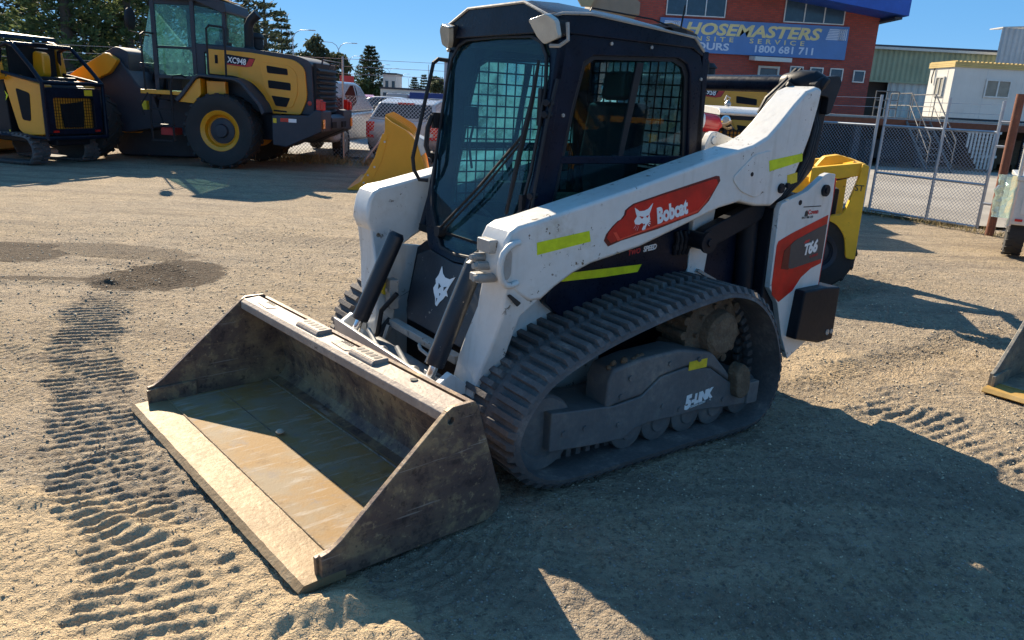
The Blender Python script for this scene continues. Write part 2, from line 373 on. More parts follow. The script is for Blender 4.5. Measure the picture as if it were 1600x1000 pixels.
def gh(x, y):
    x = np.asarray(x, float); y = np.asarray(y, float)
    near = 1 - sstep(14, 22, np.hypot(x, y))
    h = .016 * fbm(x, y, .55, 3) * near + .004 * fbm(x, y, 3.1, 3) * near
    fine = .003 * fbm(x, y, 9, 3) + .012 * np.maximum(0, fbm(x + 5, y, 26, 2) - .2) + .010 * fbm(x + 9, y - 3, 42, 2) * (1 - .5 * sstep(3, 6, np.hypot(x, y)))
    msk = np.zeros(x.shape)
    for poly, hw, pitch, dep, *cl in TRACKS:
        cl = cl[0] if cl else 0.
        p = np.array(poly); lo = p.min(0) - 1; hi = p.max(0) + 1
        k = (x > lo[0]) & (x < hi[0]) & (y > lo[1]) & (y < hi[1])
        if not k.any(): continue
        X, Y = x[k], y[k]; d, s, L = seg_dist(X, Y, poly)
        edge = hw * (1 + .5 * fbm(X, Y, 5, 3)); w = 1 - sstep(edge * .72, edge * 1.1, d)
        w *= sstep(0, .25, s) * (1 - sstep(L - .3, L, s)) * np.clip(1.0 + (1 - cl) * 1.3 * fbm(X + 31, Y, 2.2, 3), .15 + .5 * cl, 1.3)
        w *= 1 - np.minimum(1, 1.15 * msk[k])
        ph = s + .02 * fbm(X, Y, 7, 2) + (.42 * d if cl > .75 else 0)
        r = np.sin(2 * np.pi * ph / pitch); r = np.sign(r) * np.abs(r) ** .7
        h[k] += w * dep * .62 * (r * .75 - .45) * np.clip(.8 + .2 * cl + 1.6 * (1 - .6 * cl) * fbm(X - 9, Y + 4, 6, 2), .1, 1.35) ; msk[k] = np.maximum(msk[k], w)
        rim = np.exp(-((d - edge * 1.15) / .05) ** 2) * sstep(0, .2, s) * (1 - sstep(L - .3, L, s))
        h[k] += rim * dep * .5 * (1 + fbm(X, Y, 9, 2))
    for (cx, cy), r0, r1, a0, a1, pitch, dep in ARCS:
        rr = np.hypot(x - cx, y - cy); an = np.degrees(np.arctan2(y - cy, x - cx))
        an = np.where(an < a0 - 30, an + 360, an)
        w = sstep(r0, r0 + .1, rr) * (1 - sstep(r1 - .12, r1, rr)) * sstep(a0, a0 + 25, an) * (1 - sstep(a1 - 25, a1, an))
        w = w * np.clip(.8 + 1.2 * fbm(x, y, 3, 2), 0, 1.2) * (1 - np.minimum(1, 1.15 * msk))
        h += .65 * w * dep * np.sin(2 * np.pi * (rr + .02 * fbm(x, y, 6, 2)) / pitch)
    # spoil ridges pushed up in front of and beside the bucket
    for poly, wd, ht in (([(.06, 2.52), (.2, 2.38), (.42, 2.05), (.8, 1.55)], .07, .024), ([(-.75, 2.02), (-.5, 2.1), (-.36, 2.02), (-.2, 1.85)], .07, .05),
                         ([(.25, 2.75), (.42, 2.5), (.4, 2.38)], .05, .03), ([(-2.3, 2.75), (-1.75, 2.62), (-1.2, 2.45)], .045, .018), ([(-1.62, 3.2), (-1.1, 2.55), (-.7, 2.1)], .05, .012),
                         ([(1.5, 3.9), (2.2, 4.15), (3.2, 3.9)], .08, .02), ([(-4.6, 5.75), (-3.9, 5.85), (-3.3, 6.0)], .06, .035)):
        d, s, L = seg_dist(x, y, poly)
        h += np.exp(-(d / wd) ** 2) * ht * .75 * sstep(-.02, .15, s) * np.clip(1 + 1.5 * fbm(x, y, 8, 3), .1, 2)
    # level pads where the loader stands
    lx = (x - MO[0]) * MX[0] + (y - MO[1]) * MX[1]; ly = (x - MO[0]) * MY[0] + (y - MO[1]) * MY[1]
    pad = (1 - sstep(.95, 1.05, np.abs(ly))) * (1 - sstep(1.1, 2.0, np.abs(lx - .15)))
    far = 1 - sstep(5, 12, np.hypot(x, y - 3))
    h = h * (1 - .85 * pad) + fine * near * (.5 + .5 * far)
    return h - .012
def graded(dense0, dense1, step, lo, hi, g1, switch=None, g2=1.06):
    a = list(np.arange(dense0, dense1, step)); s = step; v = a[-1]
    while v < hi:
        s *= g1 if (switch is None or v < switch) else g2
        v += s; a.append(v)
    s = step; v = dense0; b = []
    while v > lo:
        s *= g2; v -= s; b.append(v)
    return np.array(b[::-1] + a)
gx = graded(-3.2, 3.3, .0105, -900, 900, 1.035, 12, 1.12)
gy = graded(1.2, 5.2, .0105, -60, 1500, 1.011, 24, 1.10)
GX, GY = np.meshgrid(gx, gy); GZ = gh(GX, GY)
def grid_mesh(name, X, Y, Z, mat):
    ny, nx = X.shape; n = nx * ny
    me = bpy.data.meshes.new(name); me.vertices.add(n)
    me.vertices.foreach_set('co', np.stack([X, Y, Z], -1).reshape(-1).astype(np.float32))
    i = np.arange(n).reshape(ny, nx); q = np.stack([i[:-1, :-1], i[:-1, 1:], i[1:, 1:], i[1:, :-1]], -1).reshape(-1, 4)
    me.loops.add(q.size); me.loops.foreach_set('vertex_index', q.reshape(-1).astype(np.int32))
    me.polygons.add(len(q)); me.polygons.foreach_set('loop_start', (np.arange(len(q)) * 4).astype(np.int32))
    me.polygons.foreach_set('use_smooth', np.ones(len(q), bool)); me.update(); me.validate()
    me.materials.append(mat); o = bpy.data.objects.new(name, me); COL.objects.link(o); return o
def ground_mat():
    m, nt, b = _nt('gravelly_dirt')
    g = nt.nodes.new('ShaderNodeNewGeometry'); v = g.outputs['Position']
    big = _noise(nt, v, .35, 5, .6); mid = _noise(nt, v, 2.6, 6, .65); fine = _noise(nt, v, 38, 4, .7); vf = _noise(nt, v, 130, 3, .7)
    c = _mix(nt, _ramp(nt, big, .35, .65), (0.492, 0.378, 0.244), (0.415, 0.342, 0.257))
    c = _mix(nt, _math(nt, 'MULTIPLY', _ramp(nt, mid, .45, .7), .7), c, (0.601, 0.462, 0.312))
    c = _mix(nt, _math(nt, 'MULTIPLY', _ramp(nt, mid, .5, .25), .55), c, (0.345, 0.271, 0.196))
    c = _mix(nt, _math(nt, 'MULTIPLY', _ramp(nt, fine, .48, .66), .75), c, (0.211, 0.166, 0.126))
    c = _mix(nt, _math(nt, 'MULTIPLY', _ramp(nt, vf, .52, .68), .6), c, (0.630, 0.540, 0.402))
    m8 = _noise(nt, v, 7.5, 8, .72); mp = nt.nodes.new('ShaderNodeMapping'); mp.inputs['Rotation'].default_value = (0, 0, R(24)); mp.inputs['Scale'].default_value = (1, 5.5, 1); nt.links.new(v, mp.inputs[0]); ln = _noise(nt, mp.outputs[0], 2.2, 7, .68)
    c = _mix(nt, _math(nt, 'MULTIPLY', _ramp(nt, m8, .52, .66), .55), c, (0.255, 0.203, 0.157)); c = _mix(nt, _math(nt, 'MULTIPLY', _ramp(nt, m8, .47, .34), .45), c, (0.601, 0.487, 0.339))
    c = _mix(nt, _math(nt, 'MULTIPLY', _ramp(nt, ln, .52, .64), .45), c, (0.285, 0.233, 0.188)); c = _mix(nt, _math(nt, 'MULTIPLY', _ramp(nt, ln, .46, .34), .35), c, (0.565, 0.468, 0.351))
    mp2 = nt.nodes.new('ShaderNodeMapping'); mp2.inputs['Rotation'].default_value = (0, 0, R(-38)); mp2.inputs['Scale'].default_value = (.35, 2.2, 1); nt.links.new(v, mp2.inputs[0]); l2 = _noise(nt, mp2.outputs[0], 1.1, 6, .6)
    c = _mix(nt, _math(nt, 'MULTIPLY', _ramp(nt, l2, .52, .62), .5), c, (0.250, 0.204, 0.159)); c = _mix(nt, _math(nt, 'MULTIPLY', _ramp(nt, l2, .46, .36), .4), c, (0.538, 0.435, 0.319))
    g18 = _noise(nt, v, 19, 5, .7); c = _mix(nt, _math(nt, 'MULTIPLY', _ramp(nt, g18, .55, .68), .45), c, (0.188, 0.151, 0.116)); c = _mix(nt, _math(nt, 'MULTIPLY', _ramp(nt, g18, .45, .35), .3), c, (0.561, 0.471, 0.355))
    vo = nt.nodes.new('ShaderNodeTexVoronoi'); vo.inputs['Scale'].default_value = 62; nt.links.new(v, vo.inputs['Vector'])
    sep = nt.nodes.new('ShaderNodeSeparateColor'); nt.links.new(vo.outputs['Color'], sep.inputs[0])
    st = _math(nt, 'MULTIPLY', _ramp(nt, vo.outputs['Distance'], .45, .3), _ramp(nt, sep.outputs[0], .72, .78))
    c = _mix(nt, _math(nt, 'MULTIPLY', st, .8), c, _mix(nt, sep.outputs[1], (0.180, 0.166, 0.157), (0.576, 0.528, 0.476)))
    # damp dark earth turned up by slewing tracks, plus paler patches (each with its own outline)
    sp = nt.nodes.new('ShaderNodeSeparateXYZ'); nt.links.new(v, sp.inputs[0])
    pn = _math(nt, 'MULTIPLY', _math(nt, 'SUBTRACT', _noise(nt, v, 2.2, 6, .62), .5), 1.1)
    for (cx, cy, rx, ry, an, k) in ((-3.05, 6.35, .50, .62, -25, .92), (-3.9, 7.25, .8, .34, -5, .55), (-4.85, 6.95, .6, .45, -10, .9), (-4.1, 5.95, .7, .12, 10, .8), (1.9, 4.85, .5, .35, 20, -.5), (-1.7, 2.1, 1.5, .6, -10, -.8), (-.9, 1.6, .8, .5, 0, -.7)):
        dx = _math(nt, 'SUBTRACT', sp.outputs[0], cx); dy = _math(nt, 'SUBTRACT', sp.outputs[1], cy)
        ca, sa = math.cos(R(an)), math.sin(R(an))
        u = _math(nt, 'DIVIDE', _math(nt, 'ADD', _math(nt, 'MULTIPLY', dx, ca), _math(nt, 'MULTIPLY', dy, sa)), rx)
        w = _math(nt, 'DIVIDE', _math(nt, 'SUBTRACT', _math(nt, 'MULTIPLY', dy, ca), _math(nt, 'MULTIPLY', dx, sa)), ry)
        d = _math(nt, 'ADD', _math(nt, 'SQRT', _math(nt, 'ADD', _math(nt, 'MULTIPLY', u, u), _math(nt, 'MULTIPLY', w, w))), pn)
        f = _math(nt, 'MULTIPLY', _ramp(nt, d, 1.02, .93), abs(k))
        c = _mix(nt, f, c, (.10, .075, .055) if k > 0 else (.70, .53, .33))
    nt.links.new(c, b.inputs['Base Color']); b.inputs['Roughness'].default_value = .95; b.inputs['Specular IOR Level'].default_value = .15
    h = _math(nt, 'ADD', _math(nt, 'MULTIPLY', fine, .7), _math(nt, 'ADD', _math(nt, 'MULTIPLY', vf, .3), _math(nt, 'MULTIPLY', st, .5)))
    _bump(nt, b, _math(nt, 'ADD', h, _math(nt, 'ADD', _math(nt, 'MULTIPLY', m8, .8), g18)), 1.0, .045)
    return m
M['ground'] = ground_mat()
tag(grid_mesh('ground', GX, GY, GZ, M['ground']), kind='structure')
del GX, GY, GZ

def gz(x, y): return float(gh(np.array([x]), np.array([y]))[0])
# loose stones
def stones():
    n = 34000
    r = 1.2 + 9 * _rng.random(n) ** 1.5; a = R(90) + (_rng.random(n) - .5) * R(88)
    x = r * np.cos(a); y = r * np.sin(a); z = gh(x, y)
    base = np.array([(1, 0, 0), (-1, 0, 0), (0, 1, 0), (0, -1, 0), (0, 0, 1), (0, 0, -1)], float)
    f0 = np.array([(0, 2, 4), (2, 1, 4), (1, 3, 4), (3, 0, 4), (2, 0, 5), (1, 2, 5), (3, 1, 5), (0, 3, 5)])
    sz = .0022 + .0042 * _rng.random(n) ** 4; sz[:60] *= 2.0
    sz *= np.clip(r / 3, .7, 2)
    v = base[None] * (sz[:, None, None] * (.6 + .8 * _rng.random((n, 6, 3)))); 
    t = _rng.random(n) * 6.28; c, s = np.cos(t)[:, None], np.sin(t)[:, None]
    X = v[..., 0] * c - v[..., 1] * s + x[:, None]; Y = v[..., 0] * s + v[..., 1] * c + y[:, None]; Z = v[..., 2] * .7 + z[:, None] + sz[:, None] * .25
    co = np.stack([X, Y, Z], -1).reshape(-1, 3); f = (f0[None] + (np.arange(n) * 6)[:, None, None]).reshape(-1, 3)
    me = bpy.data.meshes.new('gravel'); me.vertices.add(len(co)); me.vertices.foreach_set('co', co.reshape(-1).astype(np.float32))
    me.loops.add(f.size); me.loops.foreach_set('vertex_index', f.reshape(-1).astype(np.int32)); me.polygons.add(len(f)); me.polygons.foreach_set('loop_start', (np.arange(len(f)) * 3).astype(np.int32)); me.update()
    m, nt, b = _nt('stone'); oi = nt.nodes.new('ShaderNodeNewGeometry')
    c = _mix(nt, oi.outputs['Random Per Island'], (.34, .28, .2), (.66, .55, .39)); nt.links.new(c, b.inputs['Base Color']); b.inputs['Roughness'].default_value = .9
    me.materials.append(m); o = bpy.data.objects.new('gravel', me); COL.objects.link(o)
    tag(o, 'loose pale and dark stones scattered over the dirt yard', 'gravel', kind='stuff')
stones()
# ------------------------------------------------------------------ buckets
def bucket_mats(rusty):
    m, nt, b = _nt('worn_bucket_steel' if rusty else 'grey_bucket_steel')
    tc = nt.nodes.new('ShaderNodeTexCoord'); v = tc.outputs['Object']
    n1 = _noise(nt, v, 2.2, 6, .65); n2 = _noise(nt, v, 9, 6, .7); n3 = _noise(nt, v, 60, 4, .65)
    if rusty: a, bb, d, e = (.125, .082, .068), (.20, .14, .095), (.33, .235, .13), (.06, .042, .042)
    else: a, bb, d, e = (.20, .185, .155), (.28, .25, .2), (.40, .33, .22), (.13, .115, .1)
    c = _mix(nt, _ramp(nt, n1, .35, .65), a, bb)
    c = _mix(nt, _math(nt, 'MULTIPLY', _ramp(nt, n1, .52, .66), .75), c, tuple(x * 1.15 for x in d))
    c = _mix(nt, _math(nt, 'MULTIPLY', _ramp(nt, n2, .50, .62), .75), c, d)
    c = _mix(nt, _math(nt, 'MULTIPLY', _ramp(nt, n2, .46, .34), .85), c, e)
    n4 = _noise(nt, v, 24, 6, .72); c = _mix(nt, _math(nt, 'MULTIPLY', _ramp(nt, n4, .56, .64), .6), c, tuple(x * .5 for x in e)); c = _mix(nt, _math(nt, 'MULTIPLY', _ramp(nt, n4, .42, .35), .5), c, tuple(min(.6, x * 1.5) for x in d))
    mp3 = nt.nodes.new('ShaderNodeMapping'); mp3.inputs['Rotation'].default_value = (0, R(-20), 0); mp3.inputs['Scale'].default_value = (3, 3, 60); nt.links.new(v, mp3.inputs[0]); s3 = _noise(nt, mp3.outputs[0], 1.2, 3, .5)
    c = _mix(nt, _math(nt, 'MULTIPLY', _ramp(nt, s3, .66, .72), .55), c, (.42, .36, .30))
    mp = nt.nodes.new('ShaderNodeMapping'); mp.inputs['Rotation'].default_value = (0, R(38), 0); mp.inputs['Scale'].default_value = (2, 2, 22); nt.links.new(v, mp.inputs[0])
    s = _noise(nt, mp.outputs[0], 1.5, 5, .6)
    c = _mix(nt, _math(nt, 'MULTIPLY', _ramp(nt, s, .58, .72), .4), c, d)
    nt.links.new(c, b.inputs['Base Color']); b.inputs['Metallic'].default_value = .25
    rr = nt.nodes.new('ShaderNodeMapRange'); rr.inputs[3].default_value = .38; rr.inputs[4].default_value = .75; nt.links.new(n2, rr.inputs[0]); nt.links.new(rr.outputs[0], b.inputs['Roughness'])
    _bump(nt, b, _math(nt, 'ADD', n3, n2), .3, .006)
    return m
def floor_mat():
    """dust-caked floor: yellow-brown film, grey scrape marks, a little bare steel"""
    m, nt, b = _nt('dust_caked_steel')
    tc = nt.nodes.new('ShaderNodeTexCoord'); v = tc.outputs['Object']
    n1 = _noise(nt, v, 3.0, 6, .65); n2 = _noise(nt, v, 11, 6, .7); n3 = _noise(nt, v, 90, 3, .6)
    mp = nt.nodes.new('ShaderNodeMapping'); mp.inputs['Scale'].default_value = (2.5, 14, 1); mp.inputs['Rotation'].default_value = (0, 0, R(8)); nt.links.new(v, mp.inputs[0])
    s = _noise(nt, mp.outputs[0], 1.6, 5, .65)
    c = _mix(nt, _ramp(nt, n1, .38, .62), (.29, .175, .065), (.27, .21, .135))
    c = _mix(nt, _math(nt, 'MULTIPLY', _ramp(nt, s, .52, .68), .65), c, (.38, .33, .27))
    c = _mix(nt, _math(nt, 'MULTIPLY', _ramp(nt, n2, .55, .72), .7), c, (.19, .115, .05))
    c = _mix(nt, _math(nt, 'MULTIPLY', _ramp(nt, n2, .46, .3), .7), c, (.22, .18, .145))
    nt.links.new(c, b.inputs['Base Color']); b.inputs['Roughness'].default_value = .75; b.inputs['Specular IOR Level'].default_value = .25
    _bump(nt, b, _math(nt, 'ADD', n3, n2), .3, .005)
    return m
M['bucketsteel'] = bucket_mats(True); M['bucketgrey'] = bucket_mats(False); M['bucketfloor'] = floor_mat()
M['dustysteel'] = paint('dusty_top_steel', (.27, .22, .19), .55, .2, dirt=.5, dcol=(.44, .37, .27), dscale=12, chips=.5, ccol=(.1, .06, .04), bump=.2)
M['edgesteel'] = paint('dusty_cutting_edge', (.24, .16, .08), .6, .15, dirt=.5, dcol=(.36, .29, .19), dscale=6, chips=.2, ccol=(.2, .1, .04), bump=.25, bscale=50)
def holed(poly, cx, cz, r, n=14):
    """polygon with a round hole cut through a slit"""
    k = min(range(len(poly)), key=lambda i: (poly[i][0] - cx) ** 2 + (poly[i][1] - cz) ** 2)
    A = sum(poly[i][0] * poly[(i + 1) % len(poly)][1] - poly[(i + 1) % len(poly)][0] * poly[i][1] for i in range(len(poly)))
    a0 = math.atan2(poly[k][1] - cz, poly[k][0] - cx); s = -1 if A > 0 else 1
    h = [(cx + r * math.cos(a0 + s * 2 * math.pi * i / n), cz + r * math.sin(a0 + s * 2 * math.pi * i / n)) for i in range(n + 1)]
    return poly[:k + 1] + h + poly[k:]
def make_bucket(b, shell='bucketsteel', floor='bucketfloor', edge='edgesteel', top='dustysteel', hw=.93):
    """bucket in its own frame: x forward, opening towards +x. b is the shell's parent; parts hang on b"""
    outer = [(1.80, .004), (1.24, .004), (1.16, .018), (1.115, .06), (1.11, .12), (1.135, .24), (1.225, .508), (1.247, .508), (1.158, .235), (1.137, .12), (1.145, .075), (1.18, .038), (1.25, .026), (1.80, .026)]
    sh = MB().prism(outer, 'y', -hw + .012, hw - .012).build('shell', shell, b)
    MB().prism([(1.20, .0265), (1.80, .0265), (1.80, .0300), (1.20, .0305)], 'y', -hw + .022, hw - .022).build('floor_plate', floor, b)
    side = [(1.80, .006), (1.16, .0), (1.11, .03), (1.095, .09), (1.228, .50), (1.245, .522), (1.345, .522), (1.372, .508), (1.80, .145), (1.845, .118), (1.875, .112), (1.872, .012)]
    for s in (-1, 1):
        MB().prism(holed(side, 1.352, .47, .014), 'y', s * (hw - .012), s * (hw + .010)).build('side_plate', shell, b, bev=.003)
        MB().prism([(1.64, .008), (1.64, .11), (1.84, .108), (1.885, .1), (1.88, .014)], 'y', s * (hw - .03), s * (hw - .0125)).build('wear_plate', shell, b, bev=.003)
    MB().tube([(1.245, -hw + .03, .034), (1.245, hw - .03, .034)], .006, 6).build('weld_bead', shell, b, smooth=60)
    MB().tube([(1.788, -hw + .03, .0335), (1.788, hw - .03, .0335)], .0045, 6).build('weld_bead', edge, b, smooth=60)
    MB().box(1.52, 1.524, -hw + .03, hw - .03, .0302, .0318).build('floor_seam', shell, b)
    ce = MB(); rg_ = random.Random(21); ys = np.linspace(-hw - .006, hw + .012, 60); vs = []
    for yv in ys:
        w = rg_.uniform(-.0015, .001); q = rg_.uniform(-.0012, .0012); vs += [(a + (w if a > 1.93 else 0), yv, z + (q if z > .02 else 0)) for a, z in ((1.785, .0), (1.95, .002), (1.962, .012), (1.94, .032), (1.815, .034), (1.785, .031))]
    ce.add(vs, [(k * 6 + i, k * 6 + (i + 1) % 6, k * 6 + 6 + (i + 1) % 6, k * 6 + 6 + i) for k in range(59) for i in range(6)] + [tuple(range(6)), tuple(range(354, 360))])
    ce.build('cutting_edge', edge, b, smooth=40)
    MB().prism([(1.262, .44), (1.262, .503), (1.275, .517), (1.36, .512), (1.378, .498), (1.379, .462), (1.362, .452), (1.30, .43)], 'y', -hw + .0125, hw - .0125).build('top_bar', [M[top]], b, bev=.004)
    return sh
# ------------------------------------------------------------------ compact track loader (the subject)
T = thing('compact_track_loader', 'white compact track loader with black cab, rubber tracks and lowered dirty bucket', 'track loader', (.232, 4.07, -.004), 215.7)
# --- tracks
TP = [(.945, .26), (.918, .37), (.845, .475), (.73, .565), (.47, .668), (.1, .758), (-.2, .805), (-.36, .806), (-.53, .755), (-.68, .635), (-.785, .46), (-.825, .30), (-.80, .15), (-.72, .045), (-.58, .0), (-.2, .0), (.2, .0), (.55, .0), (.71, .016), (.83, .068), (.91, .15)]
NL = 74
def crawler(name, profile, y0, y1, parent, mat, nl=NL, lug=.026, guide=True, label=None):
    P = spline(profile, nl * 4, True); n = len(P)
    tg = np.roll(P, -1, 0) - np.roll(P, 1, 0); tg /= np.linalg.norm(tg, axis=1)[:, None]
    nr = np.stack([-tg[:, 1], tg[:, 0]], 1)
    A = .5 * np.sum(P[:, 0] * np.roll(P[:, 1], -1) - np.roll(P[:, 0], -1) * P[:, 1])
    if A > 0: nr = -nr
    o = P - nr * lug; i_ = o - nr * .026
    mb = MB(); vs = []
    ins = .012
    for k in range(n):
        vs += [(o[k, 0], y0 + ins, o[k, 1]), (o[k, 0], y1 - ins, o[k, 1]), (i_[k, 0], y1, i_[k, 1]), (i_[k, 0], y0, i_[k, 1])]
    fs = []
    for k in range(n):
        j = (k + 1) % n
        for q in range(4): fs.append((k * 4 + q, k * 4 + (q + 1) % 4, j * 4 + (q + 1) % 4, j * 4 + q))
    mb.add(vs, fs)
    ym = (y0 + y1) / 2; s = 1 if y1 > 0 else -1
    yo, yi = (y1, y0) if y1 > 0 else (y0, y1)       # outer / inner edge
    w = abs(y1 - y0)
    rnd = random.Random(5)
    for k in range(nl):
        for row in (0, 1):
            c = k * 4 + (2 if row else 0)
            a, b = (c - 1) % n, (c + 1) % n
            def pt(q, h, y, sc=1.0):
                ctr = o[c]; p = ctr + (o[q] - ctr) * sc * 1.22; return (p[0] + nr[c, 0] * h, y, p[1] + nr[c, 1] * h)
            if row == 0: ya, yb, ta, tb = yo - s * .004, yo - s * .46 * w, yo - s * .03, yo - s * .445 * w
            else: ya, yb, ta, tb = yi + s * .45 * w, yi + s * .004, yi + s * .435 * w, yi + s * .03
            hh = lug * (1 - .06 * rnd.random())
            v = [pt(a, -.004, ya), pt(b, -.004, ya), pt(b, -.004, yb), pt(a, -.004, yb), pt(a, hh, ta, .72), pt(b, hh, ta, .72), pt(b, hh, tb, .72), pt(a, hh, tb, .72)]
            mb.add(v, [(0, 1, 2, 3), (4, 7, 6, 5), (0, 4, 5, 1), (1, 5, 6, 2), (2, 6, 7, 3), (3, 7, 4, 0)])
        if guide:
            c = k * 4; p = i_[c] - nr[c] * .02
            ang = math.atan2(tg[c, 1], tg[c, 0])
            mb.box(-.014, .014, ym - .05, ym - .02, -.02, .02, Matrix.Translation((p[0], 0, p[1])) @ Matrix.Rotation(-ang, 4, 'Y'))
            mb.box(-.014, .014, ym + .02, ym + .05, -.02, .02, Matrix.Translation((p[0], 0, p[1])) @ Matrix.Rotation(-ang, 4, 'Y'))
    return mb.build(name, mat, parent, smooth=28)
crawler('crawler_track', TP, .50, .95, T, 'rubber')
crawler('crawler_track', TP, -.95, -.50, T, 'rubber')
for s in (1, -1):
    y = lambda a: s * a
    # undercarriage: front slide box, main plate, links, rollers, idlers, sprocket
    f = MB()
    f.prism([(.69, .345), (.69, .165), (.45, .142), (.257, .130), (.19, .165), (.10, .18), (-.07, .172), (-.24, .174), (-.44, .15), (-.685, .134), (-.69, .20), (-.678, .262), (-.56, .27), (-.459, .285), (-.30, .385), (-.12, .42), (.05, .40), (.164, .325), (.33, .31)], 'y', y(.60), y(.885))
    uf = f.build('track_frame', 'frame', T, bev=.008)
    MB().prism([(.38, .30), (.38, .43), (.35, .485), (.20, .51), (-.06, .52), (-.30, .47), (-.45, .33), (-.459, .286), (-.30, .386), (-.12, .421), (.05, .401), (.165, .328), (.33, .312)], 'y', y(.73), y(.884)).build('upper_guard', 'frame', uf, bev=.045, seg=4)
    MB().prism(roundpoly([(-.474, .215), (-.455, .36), (-.50, .392), (-.566, .345), (-.581, .225), (-.53, .19)], .03), 'y', y(.86), y(.925)).build('link_arm', 'mud', uf, bev=.008)
    MB().box(-.685, -.60, y(.86), y(.90), .14, .26).build('stop_block', 'frame', uf, bev=.006)
    bo = MB()
    for cx, cz in ((.62, .24), (.50, .24), (.30, .215), (.02, .25), (-.10, .21), (-.30, .215), (-.42, .20), (.25, .43), (.0, .46), (-.2, .45), (.30, .35), (-.64, .235)): bo.cyl((cx, y(.884), cz), (cx, y(.893), cz), .013, n=6)
    bo.split('bolt', 'frame', uf)
    for cx in (.19, -.006, -.209, -.404): MB().lathe([(.03, 0), (.085, .004), (.098, .012), (.098, .05), (.07, .055), (.07, .18), (.098, .185), (.098, .225), (.085, .232), (.05, .236), (.045, .246)], (cx, y(.61), .146), (0, s, 0), 28).build('track_roller', 'frame', uf)
    MB().lathe([(.05, 0), (.16, .006), (.175, .02), (.175, .21), (.165, .226), (.11, .23), (.10, .215), (.06, .22)], (.70, y(.615), .235), (0, s, 0), 32).build('idler', 'frame', uf)
    MB().lathe([(.05, 0), (.10, .006), (.115, .02), (.115, .2), (.1, .21), (.05, .215)], (-.655, y(.62), .165), (0, s, 0), 28).build('idler', 'frame', uf)
    sp = MB()
    for k in range(17):
        a = 2 * math.pi * k / 17
        sp.tube([(-.36 + .2 * math.cos(a), y(.64), .55 + .2 * math.sin(a)), (-.36 + .2 * math.cos(a), y(.81), .55 + .2 * math.sin(a))], .022, 8)
    sp.lathe([(.08, 0), (.185, .004), (.185, .16), (.15, .17), (.12, .19), (.11, .235), (.09, .25)], (-.36, y(.645), .55), (0, s, 0), 32)
    for k in range(9):
        a = 2 * math.pi * k / 9; sp.cyl((-.36 + .135 * math.cos(a), y(.80), .55 + .135 * math.sin(a)), (-.36 + .135 * math.cos(a), y(.838), .55 + .135 * math.sin(a)), .013, n=6)
    sp.build('sprocket', 'mud', T)
    mu = MB(); rn = random.Random(11 + s)
    for k in range(26):
        cx, cz, rr = rn.uniform(.14, .36), .40 + rn.uniform(-.015, .07), rn.uniform(.01, .024)
        mu.lathe([(.002, -rr * .6), (rr * .8, -rr * .3), (rr, 0), (rr * .7, rr * .5), (.002, rr * .65)], (cx, y(rn.uniform(.845, .86)), cz + .045), (rn.uniform(-.3, .3), s, rn.uniform(-.3, .3)), 7)
    mu.build('mud_clump', 'mud', uf, smooth=60)
    if s > 0:
        text('5', (-.138, .8865, .20), (-1, 0, .10), (0, 0, 1), .092, 'whiteink', uf, shear=.18, bold=.006, sx=.9)
        text('-LINK', (-.185, .8865, .217), (-1, 0, .10), (0, 0, 1), .066, 'whiteink', uf, shear=.18, bold=.005, sx=.86)
        text('TORSION SUSPENSION', (-.175, .8865, .197), (-1, 0, .10), (0, 0, 1), .017, 'whiteink', uf, shear=.1, sx=.85)
        MB().box(-.262, -.135, .8845, .8866, .40, .445).build('warning_sticker', 'yellowtag', uf)
